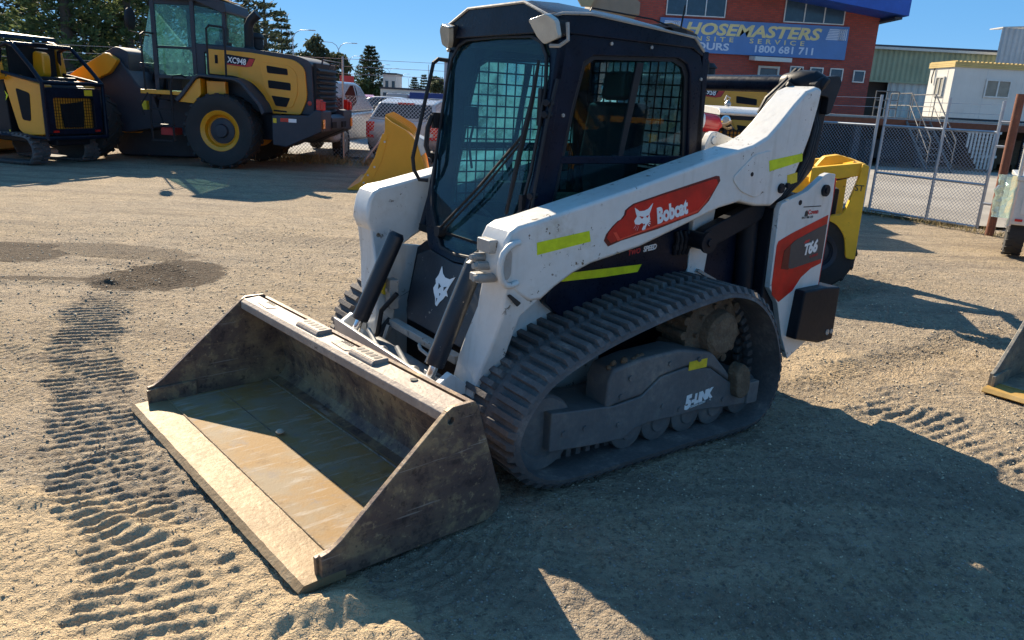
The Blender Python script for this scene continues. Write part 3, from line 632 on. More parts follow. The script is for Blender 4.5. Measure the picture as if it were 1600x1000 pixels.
# --- hull
hull = MB()
hull.prism([(.66, .16), (.66, .50), (.60, .80), (.50, .86), (-.40, .95), (-.86, 1.0), (-.9, .28), (-.7, .2)], 'y', -.50, .50)
hull.build('hull', 'black', T, bev=.01)
for s in (1, -1):
    y = lambda a: s * a
    # white frame side behind the lift arm
    MB().prism([(.90, .16), (.86, .44), (.80, .74), (.70, .82), (.55, .80), (.47, .72), (.40, .62), (.30, .56), (.15, .55), (.1, .2)], 'y', y(.501), y(.535)).build('frame_side', 'white', T, bev=.006)
    MB().prism(roundpoly([(.535, .74), (.47, .84), (.415, .89), (.199, .945), (-.36, 1.07), (-.39, .812), (-.05, .70), (.261, .601), (.394, .63)], [.03, .02, .02, .02, .01, .02, .02, .06, .08]), 'y', y(.52), y(.585)).build('side_cover', 'cabblack', T, bev=.006)
    MB().prism([(-.40, 1.15), (-.56, 1.17), (-.52, .72), (-.39, .74)], 'y', y(.50), y(.58)).build('upright', 'white', T, bev=.008)
    b = MB(); b.cyl((-.378, y(.58), .976), (-.378, y(.70), .976), .042); b.cyl((-.378, y(.70), .976), (-.378, y(.715), .976), .055); b.cyl((-.378, y(.715), .976), (-.378, y(.725), .976), .02, n=6)
    b.build('pivot_pin', 'black', T)
    MB().prism(roundpoly([(-.33, .95), (-.40, 1.03), (-.80, 1.16), (-.86, 1.13), (-.84, 1.06), (-.42, .92)], .03), 'y', y(.60), y(.66)).build('control_link', 'black', T, bev=.01)
    MB().prism(roundpoly([(-.47, .84), (-.60, .98), (-.80, .98), (-.88, .80), (-.85, .62), (-.62, .62)], .05), 'y', y(.52), y(.56)).build('inner_guard', 'cabblack', T, bev=.006)
    c = MB(); c.tube([(-.835, y(.60), .62), (-.80, y(.60), 1.10)], .052, 18); c.tube([(-.80, y(.60), 1.10), (-.79, y(.60), 1.22)], .03, 14)
    c.cyl((-.835, y(.54), .62), (-.835, y(.67), .62), .06)
    c.build('lift_cylinder', 'black', T)
    h = MB()
    for k in range(4):
        h.tube([(-.26 - .028 * k, y(.60 - .008 * (k % 2)), 1.02), (-.27 - .03 * k, y(.605), .98), (-.265 - .03 * k, y(.60), .93), (-.27 - .028 * k, y(.592), .90)], .011, 8)
        h.cyl((-.265 - .03 * k, y(.60), .955), (-.266 - .03 * k, y(.60), .93), .016, n=6)
    h.build('hydraulic_hose', 'black', T)
    MB().prism([(-.45, .80), (-.46, .812), (-.80, .655), (-.80, .64)], 'y', y(.57), y(.60)).build('fender_lip', 'greysteel', T)
text('TWO', (.045, .5856, .918), (-1, 0, .11), (0, 0, 1), .034, 'redink', T, shear=.25, bold=.0012, sx=.95)
text('SPEED', (-.055, .5856, .929), (-1, 0, .11), (0, 0, 1), .036, 'whiteink', T, shear=.25, bold=.0015, sx=.9)
MB().prism([(.463, .828), (.465, .858), (.436, .864), (-.052, .868), (-.029, .832), (.2, .826)], 'y', .5855, .5870).build('reflective_strip', 'lime', T)
# --- rear body: uprights, tailgate, engine cover, bumper
tail = [(-1.09, 1.215), (-1.23, 1.30), (-1.262, 1.308), (-1.325, 1.302), (-1.338, 1.17), (-1.335, .40), (-1.30, .335), (-1.15, .255), (-1.06, .40), (-.975, .604), (-.885, .70), (-.868, 1.12), (-.885, 1.155), (-.985, 1.185)]
for s in (1, -1):
    up = MB().prism(tail, 'y', s * .70, s * .735).build('rear_upright', 'white', T, bev=.004)
    MB().prism([(-.90, .955), (-1.0, .99), (-1.318, 1.078), (-1.3225, .803), (-1.234, .781), (-1.152, .735), (-1.093, .666), (-.98, .612), (-.912, .66), (-.897, .72), (-.890, .93)], 'y', s * .7355, s * .7368).build('red_decal', 'red', up)
    MB().prism(roundpoly([(-1.01, .93), (-1.06, .957), (-1.25, 1.012), (-1.318, 1.028), (-1.3215, .827), (-1.284, .825), (-1.045, .792), (-1.019, .80)], [.015, .01, .01, .01, .005, .02, .02, .02]), 'y', s * .7371, s * .7384).build('dark_decal', 'decalgrey', up)
    MB().prism([(-1.0, .925), (-1.045, .953), (-1.05, .935), (-1.03, .90), (-1.035, .80), (-1.02, .79), (-.955, .80), (-.96, .9)], 'y', s * .7371, s * .738).build('decal_edge', 'darkred', up)  # dark red print at the front end of the grey decal
    pins = MB(); pins.cyl((-1.245, s * .735, 1.215), (-1.245, s * .75, 1.215), .032); pins.cyl((-1.245, s * .75, 1.215), (-1.245, s * .757, 1.215), .016, n=6); pins.cyl((-1.04, s * .735, 1.155), (-1.04, s * .737, 1.155), .014)
    pins.split('pin', 'black', up)
up_l = [o for o in T.children if o.name.startswith('rear_upright')][0]
text('T', (-1.135, .7386, .862), (-1, 0, .14), (0, 0, 1), .085, 'whiteink', up_l, shear=.28, bold=.003, sx=.9)
text('66', (-1.178, .7386, .868), (-1, 0, .14), (0, 0, 1), .092, 'whiteink', up_l, shear=.22, bold=.004, sx=.88)
MB().prism([(-1.125, .928), (-1.14, .944), (-1.176, .95), (-1.172, .935)], 'y', .7386, .7394).build('red_tick', 'redink', up_l)
text('R-SERIES', (-1.20, .7386, .842), (-1, 0, .14), (0, 0, 1), .02, 'redink', up_l, shear=.2)
MB().box(-1.235, -1.075, .7355, .7366, 1.128, 1.133, Matrix.Rotation(0, 4, 'Y')).build('decal_bar', 'blackink', up_l)
text('Cowan', (-1.125, .7356, 1.088), (-1, 0, .03), (0, 0, 1), .036, 'redink', up_l, bold=.001, sx=.9)
MB().prism([(-1.095, 1.08), (-1.125, 1.08), (-1.125, 1.10), (-1.112, 1.112), (-1.098, 1.105)], 'y', .7355, .7366).build('decal_mark', 'blackink', up_l)
text('0417 900 310', (-1.075, .7356, 1.065), (-1, 0, .03), (0, 0, 1), .018, 'blackink', up_l)
MB().box(-1.30, -.88, -.70, .70, .30, 1.12).build('engine_bay', 'black', T, bev=.02)
MB().prism([(-1.30, .36), (-1.345, .40), (-1.352, 1.10), (-1.30, 1.18)], 'y', -.66, .66).build('tailgate', 'cabblack', T, bev=.01)
MB().prism([(-.62, 1.20), (-.62, 1.30), (-1.05, 1.24), (-1.30, 1.16), (-1.30, 1.10), (-.9, 1.1)], 'y', -.56, .56).build('engine_cover', 'black', T, bev=.02)
MB().box(-1.342, -1.3385, .69, .734, .42, 1.28).build('tail_stripe', 'redink', T)
for s in (1, -1):
    bm_ = MB().prism([(-1.10, .395), (-1.118, .672), (-1.325, .676), (-1.46, .665), (-1.47, .345), (-1.33, .342)], 'y', s * .66, s * .80).build('bumper_block', 'black', T, bev=.012)
    MB().cyl((-1.40, s * .80, .40), (-1.40, s * .804, .40), .017).cyl((-1.44, s * .80, .40), (-1.44, s * .804, .40), .014).split('bumper_bolt', 'greysteel', bm_)
# --- lift arms
armp = [(.880, .95), (.874, 1.0), (.862, 1.06), (.84, 1.10), (.80, 1.122), (.72, 1.136), (.15, 1.268), (-.376, 1.402), (-.60, 1.452), (-.70, 1.495), (-.78, 1.56), (-.88, 1.655), (-.955, 1.722), (-1.03, 1.748), (-1.088, 1.738), (-1.078, 1.65), (-1.045, 1.5), (-1.0, 1.38), (-.955, 1.275), (-.88, 1.19), (-.80, 1.143), (-.67, 1.148), (-.54, 1.172), (-.40, 1.148), (.115, .99), (.40, .935), (.50, .90), (.60, .845), (.665, .80), (.73, .80), (.80, .845), (.86, .90)]
LOWER = [((.87, .97), (.50, .905), .549, .729), ((.85, .87), (.66, .81), .548, .728), ((.846, .74), (.748, .735), .51, .71), ((.864, .60), (.764, .60), .455, .665), ((.876, .50), (.768, .48), .42, .62), ((.895, .385), (.785, .385), .405, .59), ((.912, .335), (.81, .335), .405, .59), ((.915, .30), (.85, .305), .405, .59)]
def lower_arm(s):
    mb = MB(); vs = []
    for f, r, yi, yo in LOWER: vs += [(f[0], s * yi, f[1]), (f[0], s * yo, f[1]), (r[0], s * yo, r[1]), (r[0], s * yi, r[1])]
    n = len(LOWER); fs = [(0, 1, 2, 3), tuple(range(4 * n - 4, 4 * n))]
    for k in range(n - 1):
        for q in range(4): fs.append((k * 4 + q, k * 4 + (q + 1) % 4, k * 4 + 4 + (q + 1) % 4, k * 4 + 4 + q))
    return mb.add(vs, fs)
for s in (1, -1):
    y = lambda a: s * a
    am = MB().prism(armp, 'y', y(.545), y(.733)).build('lift_arm', 'white', T, bev=.018, seg=3)
    lower_arm(s).build('arm_leg', 'white', am, bev=.014, seg=3, smooth=40)
    # raised weld plate over the rear pivot
    MB().prism(roundpoly([(-.455, 1.29), (-.60, 1.405), (-.74, 1.43), (-.70, 1.30), (-.715, 1.225), (-.655, 1.19), (-.53, 1.228)], .03), 'y', y(.733), y(.739)).build('pivot_plate', 'white', am, bev=.004)
    pn = MB(); pn.cyl((-.60, y(.739), 1.31), (-.60, y(.7405), 1.31), .011); pn.cyl((-.855, y(.733), 1.235), (-.855, y(.742), 1.235), .026); pn.cyl((-.84, y(.742), 1.235), (-.84, y(.752), 1.235), .014, n=6); pn.cyl((-.90, y(.733), 1.25), (-.90, y(.75), 1.25), .014, n=6)
    pn.split('pin', 'black', am)
    MB().prism([(.708, 1.049), (.43, 1.083), (.418, 1.036), (.703, .997)], 'y', y(.7332), y(.7345)).build('reflective_strip', 'lime', am)
    MB().prism([(-.727, 1.376), (-.994, 1.413), (-1.004, 1.373), (-.742, 1.322)], 'y', y(.7332), y(.7345)).build('reflective_strip', 'lime', am)
    MB().prism([(-.893, 1.302), (-.975, 1.315), (-.985, 1.265), (-.905, 1.25)], 'y', y(.7332), y(.7345)).build('warning_sticker', 'yellowtag', am)
    redp = [(.342, 1.034), (.332, 1.062), (.30, 1.095), (.27, 1.118), (.255, 1.122), (.236, 1.143), (.232, 1.163), (.21, 1.178), (.185, 1.191), (-.005, 1.234), (-.342, 1.306), (-.365, 1.304), (-.375, 1.282), (-.31, 1.186), (-.244, 1.132), (.017, 1.069), (.24, 1.028), (.315, 1.007)]
    cxx, czz = .0, 1.15
    MB().prism(redp, 'y', y(.7332), y(.7343)).build('dark_decal', 'darkred', am)
    MB().prism([(cxx + (a - cxx) * .955, czz + (b - czz) * .90) for a, b in redp], 'y', y(.7346), y(.7357)).build('red_decal', 'red', am)
    ln = MB(); ln.prism([(.292, 1.067), (.262, 1.029), (.245, 1.033), (.274, 1.069)], 'y', y(.7359), y(.7368)); ln.prism([(.255, 1.03), (.02, 1.082), (-.242, 1.139), (-.315, 1.21), (-.312, 1.217), (-.24, 1.147), (.02, 1.091), (.252, 1.037)], 'y', y(.7359), y(.7368))
    ln.build('decal_line', paint('bright_red_line', (.75, .06, .03), .4, dirt=.05, bump=0) if s > 0 else bpy.data.materials['bright_red_line'], am)
    hd = [(.177, 1.173), (.166, 1.145), (.158, 1.134), (.173, 1.113), (.164, 1.098), (.14, 1.095), (.124, 1.103), (.109, 1.094), (.12, 1.074), (.114, 1.066), (.1, 1.067), (.097, 1.083), (.092, 1.093), (.079, 1.105), (.074, 1.117), (.082, 1.141), (.075, 1.161), (.066, 1.190), (.093, 1.165), (.117, 1.157), (.145, 1.156)]
    em = MB().prism(hd, 'y', y(.7359), y(.7368)).build('cat_emblem', 'whiteink', am)
    ey = MB().prism([(.146, 1.134), (.116, 1.130), (.126, 1.121)], 'y', y(.737), y(.7376)); ey.prism([(.104, 1.132), (.085, 1.137), (.093, 1.124)], 'y', y(.737), y(.7376)); ey.prism([(.113, 1.098), (.104, 1.098), (.107, 1.088)], 'y', y(.737), y(.7376))
    ey.split('emblem_eye', 'red', em)
    wk = MB()
    for a in ((.160, 1.092, .172, 1.078), (.152, 1.089, .162, 1.071), (.143, 1.087, .150, 1.068), (.084, 1.104, .070, 1.103), (.083, 1.098, .070, 1.094), (.086, 1.092, .075, 1.085)):
        wk.prism([(a[0], a[1]), (a[2], a[3]), (a[2] - .002, a[3] + .003), (a[0] - .002, a[1] + .004)], 'y', y(.7359), y(.7368))
    wk.build('whisker', 'whiteink', em)
    if s > 0: text('Bobcat', (.026, .7359, 1.096), (-1, 0, .212), (-.16, 0, 1), .098, 'whiteink', am, bold=.0048, sx=.72)
    else: text('Bobcat', (-.245, -.7359, 1.15), (1, 0, -.212), (.1, 0, 1), .098, 'whiteink', am, bold=.0045, sx=.74)
    if s > 0:   # guard loop with hydraulic couplers on the near elbow
        lp = [(.80, .735, 1.055), (.835, .752, 1.056), (.868, .760, 1.045), (.893, .762, 1.02), (.903, .762, .985), (.902, .762, .945), (.893, .762, .912), (.872, .760, .89), (.84, .752, .884), (.80, .735, .888)]
        MB().tube(lp, .0135, 8).build('guard_loop', 'white', am, smooth=60)
        MB().prism(roundpoly([(.855, 1.035), (.885, 1.0), (.882, .915), (.85, .905), (.835, .93), (.835, 1.02)], .012), 'y', .732, .742).build('recess_plate', 'greysteel', am)
        MB().box(.862, .905, .585, .68, 1.005, 1.06).build('coupler_block', 'greysteel', am, bev=.006)
        for k, (zz, xx) in enumerate(((.975, .925), (.945, .93), (.90, .945))):
            MB().tube([(.86, .60 + .03 * k, zz), (xx, .60 + .03 * k, zz + .004), (xx, .60 + .03 * k, zz + .004), (xx + .018, .60 + .03 * k, zz + .005)], [.019, .019, .013, .012], 12).build('hydraulic_coupler', 'greysteel', am)
        MB().box(.87, .92, .56, .61, .875, .91).build('coupler_block', 'greysteel', am, bev=.006)
    MB().prism(roundpoly([(.77, .80), (.83, .845), (.845, .84), (.79, .785)], .008), 'y', y(.7325), y(.7338)).build('slot', 'blackink', am)
    rg = MB(); rg.lathe([(.03, .0), (.042, .0), (.044, .012), (.034, .012), (.034, .002)], (.865, y(.589), .36), (0, s, 0), 24)
    rg.build('pivot_boss', 'white', am); MB().cyl((.865, y(.590), .36), (.865, y(.5925), .36), .034).build('pivot_hole_shade', 'plastic', am)  # dark disc put in for the shade inside the pivot opening
    # hose run and black rear guard behind the arm
    MB().prism(roundpoly([(-1.10, 1.76), (-1.25, 1.80), (-1.27, 1.72), (-1.24, 1.45), (-1.22, 1.32), (-1.14, 1.25), (-1.0, 1.16), (-.90, 1.13), (-1.02, 1.33), (-1.07, 1.5)], .03), 'y', y(.60), y(.66)).build('hose_guard', 'black', T, bev=.012)
    hs = MB()
    for k in range(3):
        d = .022 * k
        hs.tube([(-1.02 - d, y(.56 - d), 1.76), (-1.12 - d, y(.63), 1.70), (-1.14 - d, y(.68), 1.55), (-1.10 - d, y(.69), 1.40), (-1.03 - d, y(.685), 1.27), (-.93 - d, y(.67), 1.17), (-.80, y(.64), 1.12)], .013, 8)
    hs.build('hydraulic_hose', 'plastic', T)
cb = MB(); cb.tube([(-1.13, -.66, 1.763), (-1.13, .66, 1.763)], .046, 20)
cb.build('crossbar', 'cabblack', T)
for s in (1, -1):
    sl = MB(); sl.tube([(-1.13, s * .46, 1.763), (-1.13, s * .475, 1.763), (-1.13, s * .57, 1.77), (-1.14, s * .64, 1.772), (-1.16, s * .70, 1.75)], [.05, .056, .066, .062, .045], 20)
    sl.prism(roundpoly([(-1.06, 1.76), (-1.12, 1.80), (-1.27, 1.815), (-1.30, 1.78), (-1.24, 1.62), (-1.20, 1.61), (-1.2, 1.70), (-1.1, 1.71)], .015), 'y', s * .66, s * .70)
    sl.build('crossbar_socket', 'black', T, bev=.004)
ho = MB(); ho.tube([(-.98, .44, 1.60), (-.99, .47, 1.68), (-1.04, .50, 1.74), (-1.13, .52, 1.83), (-1.20, .53, 1.80), (-1.21, .54, 1.70)], .016, 8); ho.tube([(-.95, .48, 1.60), (-.96, .51, 1.67), (-1.02, .53, 1.73), (-1.14, .55, 1.835)], .014, 8)
ho.build('hydraulic_hose', 'plastic', T)
MB().prism(roundpoly([(-.55, 1.30), (-.553, 1.43), (-.588, 1.494), (-.626, 1.502), (-.815, 1.456), (-.96, 1.40), (-.96, 1.26)], .02), 'y', .42, .46).cyl((-.615, .46, 1.455), (-.615, .468, 1.455), .022).build('cover_bracket', 'white', T, bev=.006)
ex = thing('fire_extinguisher', None, None); ex.parent = T
for k in ('label', 'category'):
    if k in ex: del ex[k]
fe = MB().lathe([(.01, 0), (.035, .004), (.05, .02), (.05, .17), (.042, .19), (.02, .205), (.014, .215)], (-.68, .20, 1.55), (-1, .35, -.12), 24).build('cylinder', paint('red_extinguisher', (.5, .02, .03), .3, dirt=.1, coat=.4, bump=0), ex)
MB().lathe([(.0505, .05), (.0515, .05), (.0515, .085), (.0505, .085)], (-.68, .20, 1.55), (-1, .35, -.12), 24, closed=True).build('band', 'whiteink', ex)
MB().tube([(-.88, .27, 1.526), (-.915, .283, 1.535), (-.94, .292, 1.55)], .008, 6).tube([(-.885, .275, 1.525), (-.92, .287, 1.51), (-.945, .294, 1.517)], .007, 6).build('valve', 'edgesteel', ex)
# --- cab
def fx(z): return float(np.interp(z, [.80, .855, 1.0, 1.17, 1.57, 1.89, 2.0], [.668, .65, .59, .54, .48, .44, .425]))
co = [(.435, 1.86), (.47, 1.62), (.54, 1.17), (.60, .97), (.62, .90), (-.50, .97), (-.55, 1.10), (-.535, 1.40), (-.475, 1.80), (-.44, 1.87), (-.38, 1.90), (.36, 1.90)]
ci = [(.295, 1.78), (.345, 1.58), (.415, 1.20), (.445, 1.06), (.44, 1.03), (-.40, 1.08), (-.43, 1.12), (-.43, 1.40), (-.385, 1.77), (-.355, 1.815), (-.29, 1.838), (.24, 1.812)]
cab = MB().box(.0, .001, 0, .001, .95, .951); cab = None
for s in (1, -1):
    fr = MB().ring([(a, s * .46, b) for a, b in co], [(a, s * .46, b) for a, b in ci], (0, -s * .05, 0)).build('cab_side', 'cabblack', T, bev=.008)
    # sunk inner frame
    ci2 = [(a * .94 + .0 , b * .955 + .065) for a, b in ci]
    MB().ring([(a, s * .445, b) for a, b in ci], [(a, s * .445, b) for a, b in ci2], (0, -s * .02, 0)).build('window_seal', 'plastic', fr)
    MB().prism(ci2, 'y', s * .436, s * .4375).build('side_window', 'glassS' if s > 0 else 'glassD', fr)
    MB().prism([(-.40, 1.335), (-.405, 1.375), (.395, 1.372), (.40, 1.338)], 'y', s * .432, s * .452).build('window_rail', 'cabblack', fr, bev=.004)
    MB().prism([(-.035, 1.80), (-.078, 1.802), (.005, 1.36), (.035, 1.36)], 'y', s * .434, s * .446).build('window_divider', 'plastic', fr)
    bl = MB()
    for (a, b) in ((.15, 1.868), (-.10, 1.872), (.40, 1.55), (-.46, 1.75)): bl.cyl((a, s * .46, b), (a, s * .468, b), .008, n=8)
    bl.split('bolt', 'greysteel', fr)
def mesh_guard(x0, x1, z0, z1, step, mk, name, r=.0045):
    g = MB(); n = int(round((x1 - x0) / step)); k = int(round((z1 - z0) / step))
    for i in range(n + 1): g.tube([mk(x0 + (x1 - x0) * i / n, z0), mk(x0 + (x1 - x0) * i / n, z1)], r, 5)
    for j in range(k + 1): g.tube([mk(x0, z0 + (z1 - z0) * j / k), mk(x1, z0 + (z1 - z0) * j / k)], r, 5)
    return g.build(name, 'interior', T)
mesh_guard(-.38, .40, .98, 1.80, .058, lambda a, b: (a, -.425, b), 'mesh_guard')
mesh_guard(-.38, .38, 1.30, 1.84, .058, lambda a, b: (-.475 + .02 * (1.84 - b), a, b), 'mesh_guard')
rw = MB(); rw.ring([(-.50, -.46, 1.88), (-.50, .46, 1.88), (-.55, .46, .98), (-.55, -.46, .98)], [(-.50, -.39, 1.84), (-.50, .39, 1.84), (-.54, .39, 1.28), (-.54, -.39, 1.28)], (.04, 0, 0)).build('cab_rear', 'cabblack', T)
MB().quad((-.495, -.40, 1.845), (-.495, .40, 1.845), (-.525, .40, 1.27), (-.525, -.40, 1.27)).build('rear_window', 'glassDD', T)
MB().box(-.52, .62, -.44, .44, .90, .94).build('cab_floor', 'interior', T)
MB().box(-.46, .40, -.43, .43, 1.852, 1.868).build('headliner', 'interior', T)
# windscreen and front frame follow the same curved front
gl = [(-.28, 1.885), (-.355, 1.862), (-.41, 1.80), (-.435, 1.68), (-.44, 1.50), (-.435, 1.30), (-.415, 1.13), (-.36, 1.03), (-.24, .93), (-.14, .862), (0, .852), (.14, .862), (.24, .93), (.36, 1.03), (.415, 1.13), (.435, 1.30), (.44, 1.50), (.435, 1.68), (.41, 1.80), (.355, 1.862), (.28, 1.885), (0, 1.892)]
go = [(-.30, 1.915), (-.42, 1.91), (-.46, 1.86), (-.46, 1.70), (-.462, 1.50), (-.462, 1.28), (-.455, 1.10), (-.42, 1.0), (-.31, .88), (-.26, .84), (0, .82), (.26, .84), (.31, .88), (.42, 1.0), (.455, 1.10), (.462, 1.28), (.462, 1.50), (.46, 1.70), (.46, 1.86), (.42, 1.91), (.30, 1.915), (0, 1.92)]
MB().ring([(fx(b) + .004, a, b) for a, b in go], [(fx(b) + .004, a, b) for a, b in gl], (-.05, 0, 0)).build('cab_front', 'cabblack', T, bev=.005)
gi = [(a * .965, 1.38 + (b - 1.38) * .975) for a, b in gl]
MB().ring([(fx(b) + .006, a, b) for a, b in gl], [(fx(b) + .006, a, b) for a, b in gi], (.012, 0, 0)).build('windscreen_seal', 'plastic', T, bev=.003)
ws = MB(); zs = np.linspace(.853, 1.891, 22)
right = [(a, b) for a, b in gl if a >= 0]; right.sort(key=lambda p: p[1])
hw_ = [float(np.interp(z, [p[1] for p in right if p[0] > 0], [p[0] for p in right if p[0] > 0])) for z in zs]
ws.add([p for k in range(22) for p in ((fx(zs[k]), -hw_[k], zs[k]), (fx(zs[k]), hw_[k], zs[k]))], [(2 * k, 2 * k + 1, 2 * k + 3, 2 * k + 2) for k in range(21)])
ws.build('windscreen', 'glassT', T, smooth=60)
hg = MB()
for zz in (1.60, 1.55, 1.20, 1.13, 1.06): hg.cyl((fx(zz) - .02, .45, zz), (fx(zz) + .03, .472, zz), .016, n=10)
hg.box(fx(1.58) - .05, fx(1.58) + .02, .40, .425, 1.50, 1.66); hg.box(fx(1.13) - .05, fx(1.13) + .02, .40, .425, 1.05, 1.20)
hg.split('door_hinge', 'black', T, bev=.003)
MB().tube([(fx(1.62) - .02, .475, 1.70), (fx(1.5) + .012, .478, 1.5), (fx(1.2) + .012, .478, 1.2), (fx(1.1) - .0, .475, 1.03)], .008, 6).build('door_edge', 'plastic', T)
# roof
rs = []
for x, zc, zs_, yw, yc in ((.475, 2.02, 1.95, .43, .235), (.44, 2.032, 1.962, .465, .235), (.29, 2.038, 1.972, .475, .235), (-.10, 2.02, 1.958, .475, .24), (-.37, 1.995, 1.932, .475, .24), (-.455, 1.90, 1.875, .465, .26)):
    rs.append([(x, -yw, min(1.888, zs_ - .02)), (x, -yw, zs_), (x, -yc, zc), (x, yc, zc), (x, yw, zs_), (x, yw, min(1.888, zs_ - .02))])
rf = MB(); vs = [p for r in rs for p in r]; fs = []
for i in range(len(rs) - 1):
    for k in range(5): fs.append((i * 6 + k, i * 6 + k + 1, (i + 1) * 6 + k + 1, (i + 1) * 6 + k))
fs += [tuple(range(6)), tuple(range(30, 36))]
for i in range(len(rs) - 1): fs.append((i * 6, (i + 1) * 6, (i + 1) * 6 + 5, i * 6 + 5))
roof = rf.add(vs, fs).build('roof', 'cabblack', T, bev=.006)
ed = MB(); ed.tube([(-.455, .468, 1.88), (-.37, .478, 1.938), (.29, .478, 1.978), (.44, .468, 1.966), (.478, .43, 1.952), (.478, .235, 2.022), (.478, -.235, 2.022), (.478, -.43, 1.952), (.44, -.468, 1.966), (.29, -.478, 1.978), (-.37, -.478, 1.938)], .007, 6)
ed.build('roof_edge', 'greysteel', roof)
for s in (1, -1):
    TT = Matrix.Translation((.475, s * .405, 1.905)) @ Matrix.Rotation(R(14), 4, 'Y') @ Matrix.Rotation(R(s * 12), 4, 'Z')
    lp = MB().prism([(s * a, b) for a, b in roundpoly([(-.075, .045), (.03, .062), (.078, .03), (.082, -.04), (.0, -.062), (-.035, -.03)], .014)], 'x', .0, .03, TT).build('work_lamp', 'lens', T, bev=.005)
    MB().prism([(s * a * .96, b * .96) for a, b in roundpoly([(-.075, .045), (.03, .062), (.078, .03), (.082, -.04), (.0, -.062), (-.035, -.03)], .014)], 'x', -.06, -.001, TT).build('housing', 'plastic', lp)
    MB().tube([(.43, s * .49, 1.93), (.425, s * .495, 1.86), (.45, s * .47, 1.835), (.47, s * .43, 1.835)], .009, 6).build('bracket', 'greysteel', lp)
MB().tube([(-.44, .30, 1.90), (-.455, .31, 2.10)], .005, 6).build('antenna', 'plastic', T)
MB().prism([(-.36, 1.99), (-.47, 1.93), (-.50, 1.95), (-.47, 1.99)], 'y', .2, .32).build('rear_bracket', 'plastic', T)
MB().tube([(.2, .36, 2.005), (.19, .355, 2.02), (-.2, .35, 2.01), (-.3, .36, 1.99)], .004, 5).build('roof_cable', 'plastic', roof)
# wiper
wp = MB(); wp.tube([(fx(.94) + .03, -.20, .94), (fx(1.2) + .04, .08, 1.20), (fx(1.45) + .035, .345, 1.45)], .007, 6); wp.tube([(fx(.96) + .03, -.16, .945), (fx(1.2) + .04, .11, 1.19), (fx(1.42) + .035, .345, 1.42)], .005, 6)
wp.cyl((fx(.94) - .01, -.18, .935), (fx(.94) + .045, -.18, .94), .028, n=14)
wpr = wp.build('wiper', 'plastic', T)
MB().tube([(fx(1.78) + .03, .375, 1.775), (fx(1.6) + .03, .37, 1.60), (fx(1.45) + .03, .352, 1.45), (fx(1.12) + .03, .325, 1.10)], [.007, .012, .014, .009], 6).build('wiper_blade', 'plastic', wpr)
# grab loop and door handle on the far side
MB().tube([(.44, -.47, 1.785), (.49, -.50, 1.79), (.516, -.505, 1.769), (.575, -.505, 1.52), (.63, -.505, 1.282), (.622, -.505, 1.218), (.591, -.50, 1.166), (.555, -.47, 1.165)], .011, 8).build('grab_handle', 'plastic', T)
MB().tube([(.46, -.465, 1.502), (.541, -.47, 1.499), (.560, -.475, 1.44), (.567, -.475, 1.348), (.551, -.47, 1.297), (.50, -.465, 1.285)], .014, 8).box(.475, .535, -.48, -.455, 1.44, 1.52).box(.49, .54, -.475, -.46, 1.26, 1.31).build('door_handle', 'plastic', T)
# interior
st = MB(); st.box(-.33, .08, -.22, .22, 1.0, 1.12); st.prism([(-.33, 1.10), (-.22, 1.10), (-.30, 1.62), (-.40, 1.62)], 'y', -.2, .2); st.prism([(-.36, 1.63), (-.29, 1.63), (-.31, 1.78), (-.38, 1.78)], 'y', -.1, .1)
st.build('seat', 'seat', T, bev=.03)
js = MB()
for s in (1, -1): js.box(-.15, .18, s * .25, s * .36, 1.05, 1.17); js.tube([(.12, s * .30, 1.17), (.15, s * .30, 1.27), (.14, s * .295, 1.36)], [.012, .02, .026], 10)
js.build('joystick', 'plastic', T, bev=.01)
MB().box(.36, .39, -.39, -.29, 1.46, 1.56).tube([(.36, -.34, 1.46), (.38, -.345, 1.36), (.36, -.34, 1.24)], .008, 6).build('display', 'plastic', T, bev=.008)
MB().box(.42, .52, -.28, .28, .94, 1.02).tube([(.48, -.18, 1.0), (.50, -.10, 1.10), (.40, .0, 1.0)], .012, 6).build('pedal_guard', 'seat', T, bev=.01)
# --- front: lower panel, cylinders, quick-attach
pn = [(-.25, .835), (0, .815), (.25, .835), (.36, .79), (.30, .50), (.28, .46), (-.28, .46), (-.32, .50), (-.36, .79)]
def px(z): return .668 + (.80 - z) * .30
fp = MB(); fp.add([(px(b), a, b) for a, b in pn] + [(px(b) - .03, a, b) for a, b in pn], [tuple(range(9)), tuple(range(9, 18))[::-1]] + [(i, (i + 1) % 9, 9 + (i + 1) % 9, 9 + i) for i in range(9)])
fpo = fp.build('front_panel', 'frontblack', T, bev=.008)
fh = [(.72 - .0, -.105, .79), (0, -.112, .745), (0, -.13, .72), (0, -.115, .70), (0, -.128, .675), (0, -.11, .655), (0, -.085, .635), (0, -.068, .605), (0, -.05, .60), (0, -.035, .625), (0, -.012, .645), (0, .0, .665), (0, .022, .665), (0, .0, .685), (0, .012, .715), (0, .04, .765), (0, -.005, .745), (0, -.05, .745), (0, -.08, .76)]
fhd = [(p[1] + .02, p[2] - .01) for p in fh]
em = MB(); n = len(fhd); em.add([(px(b) + .002, a, b) for a, b in fhd] + [(px(b) + .004, a, b) for a, b in fhd], [tuple(range(n)), tuple(range(n, 2 * n))[::-1]] + [(i, (i + 1) % n, n + (i + 1) % n, n + i) for i in range(n)])
emo = em.build('cat_emblem', 'whiteink', fpo)
ey = MB()
for tri in ([(-.075, .70), (-.045, .688), (-.065, .67)], [(-.02, .69), (.008, .698), (-.012, .672)], [(-.045, .655), (-.03, .655), (-.036, .64)], [(-.058, .628), (-.046, .628), (-.05, .605)]):
    ey.add([(px(b) + .005, a + .005, b) for a, b in tri], [(0, 1, 2)])
ey.split('emblem_eye', 'blackink', emo)
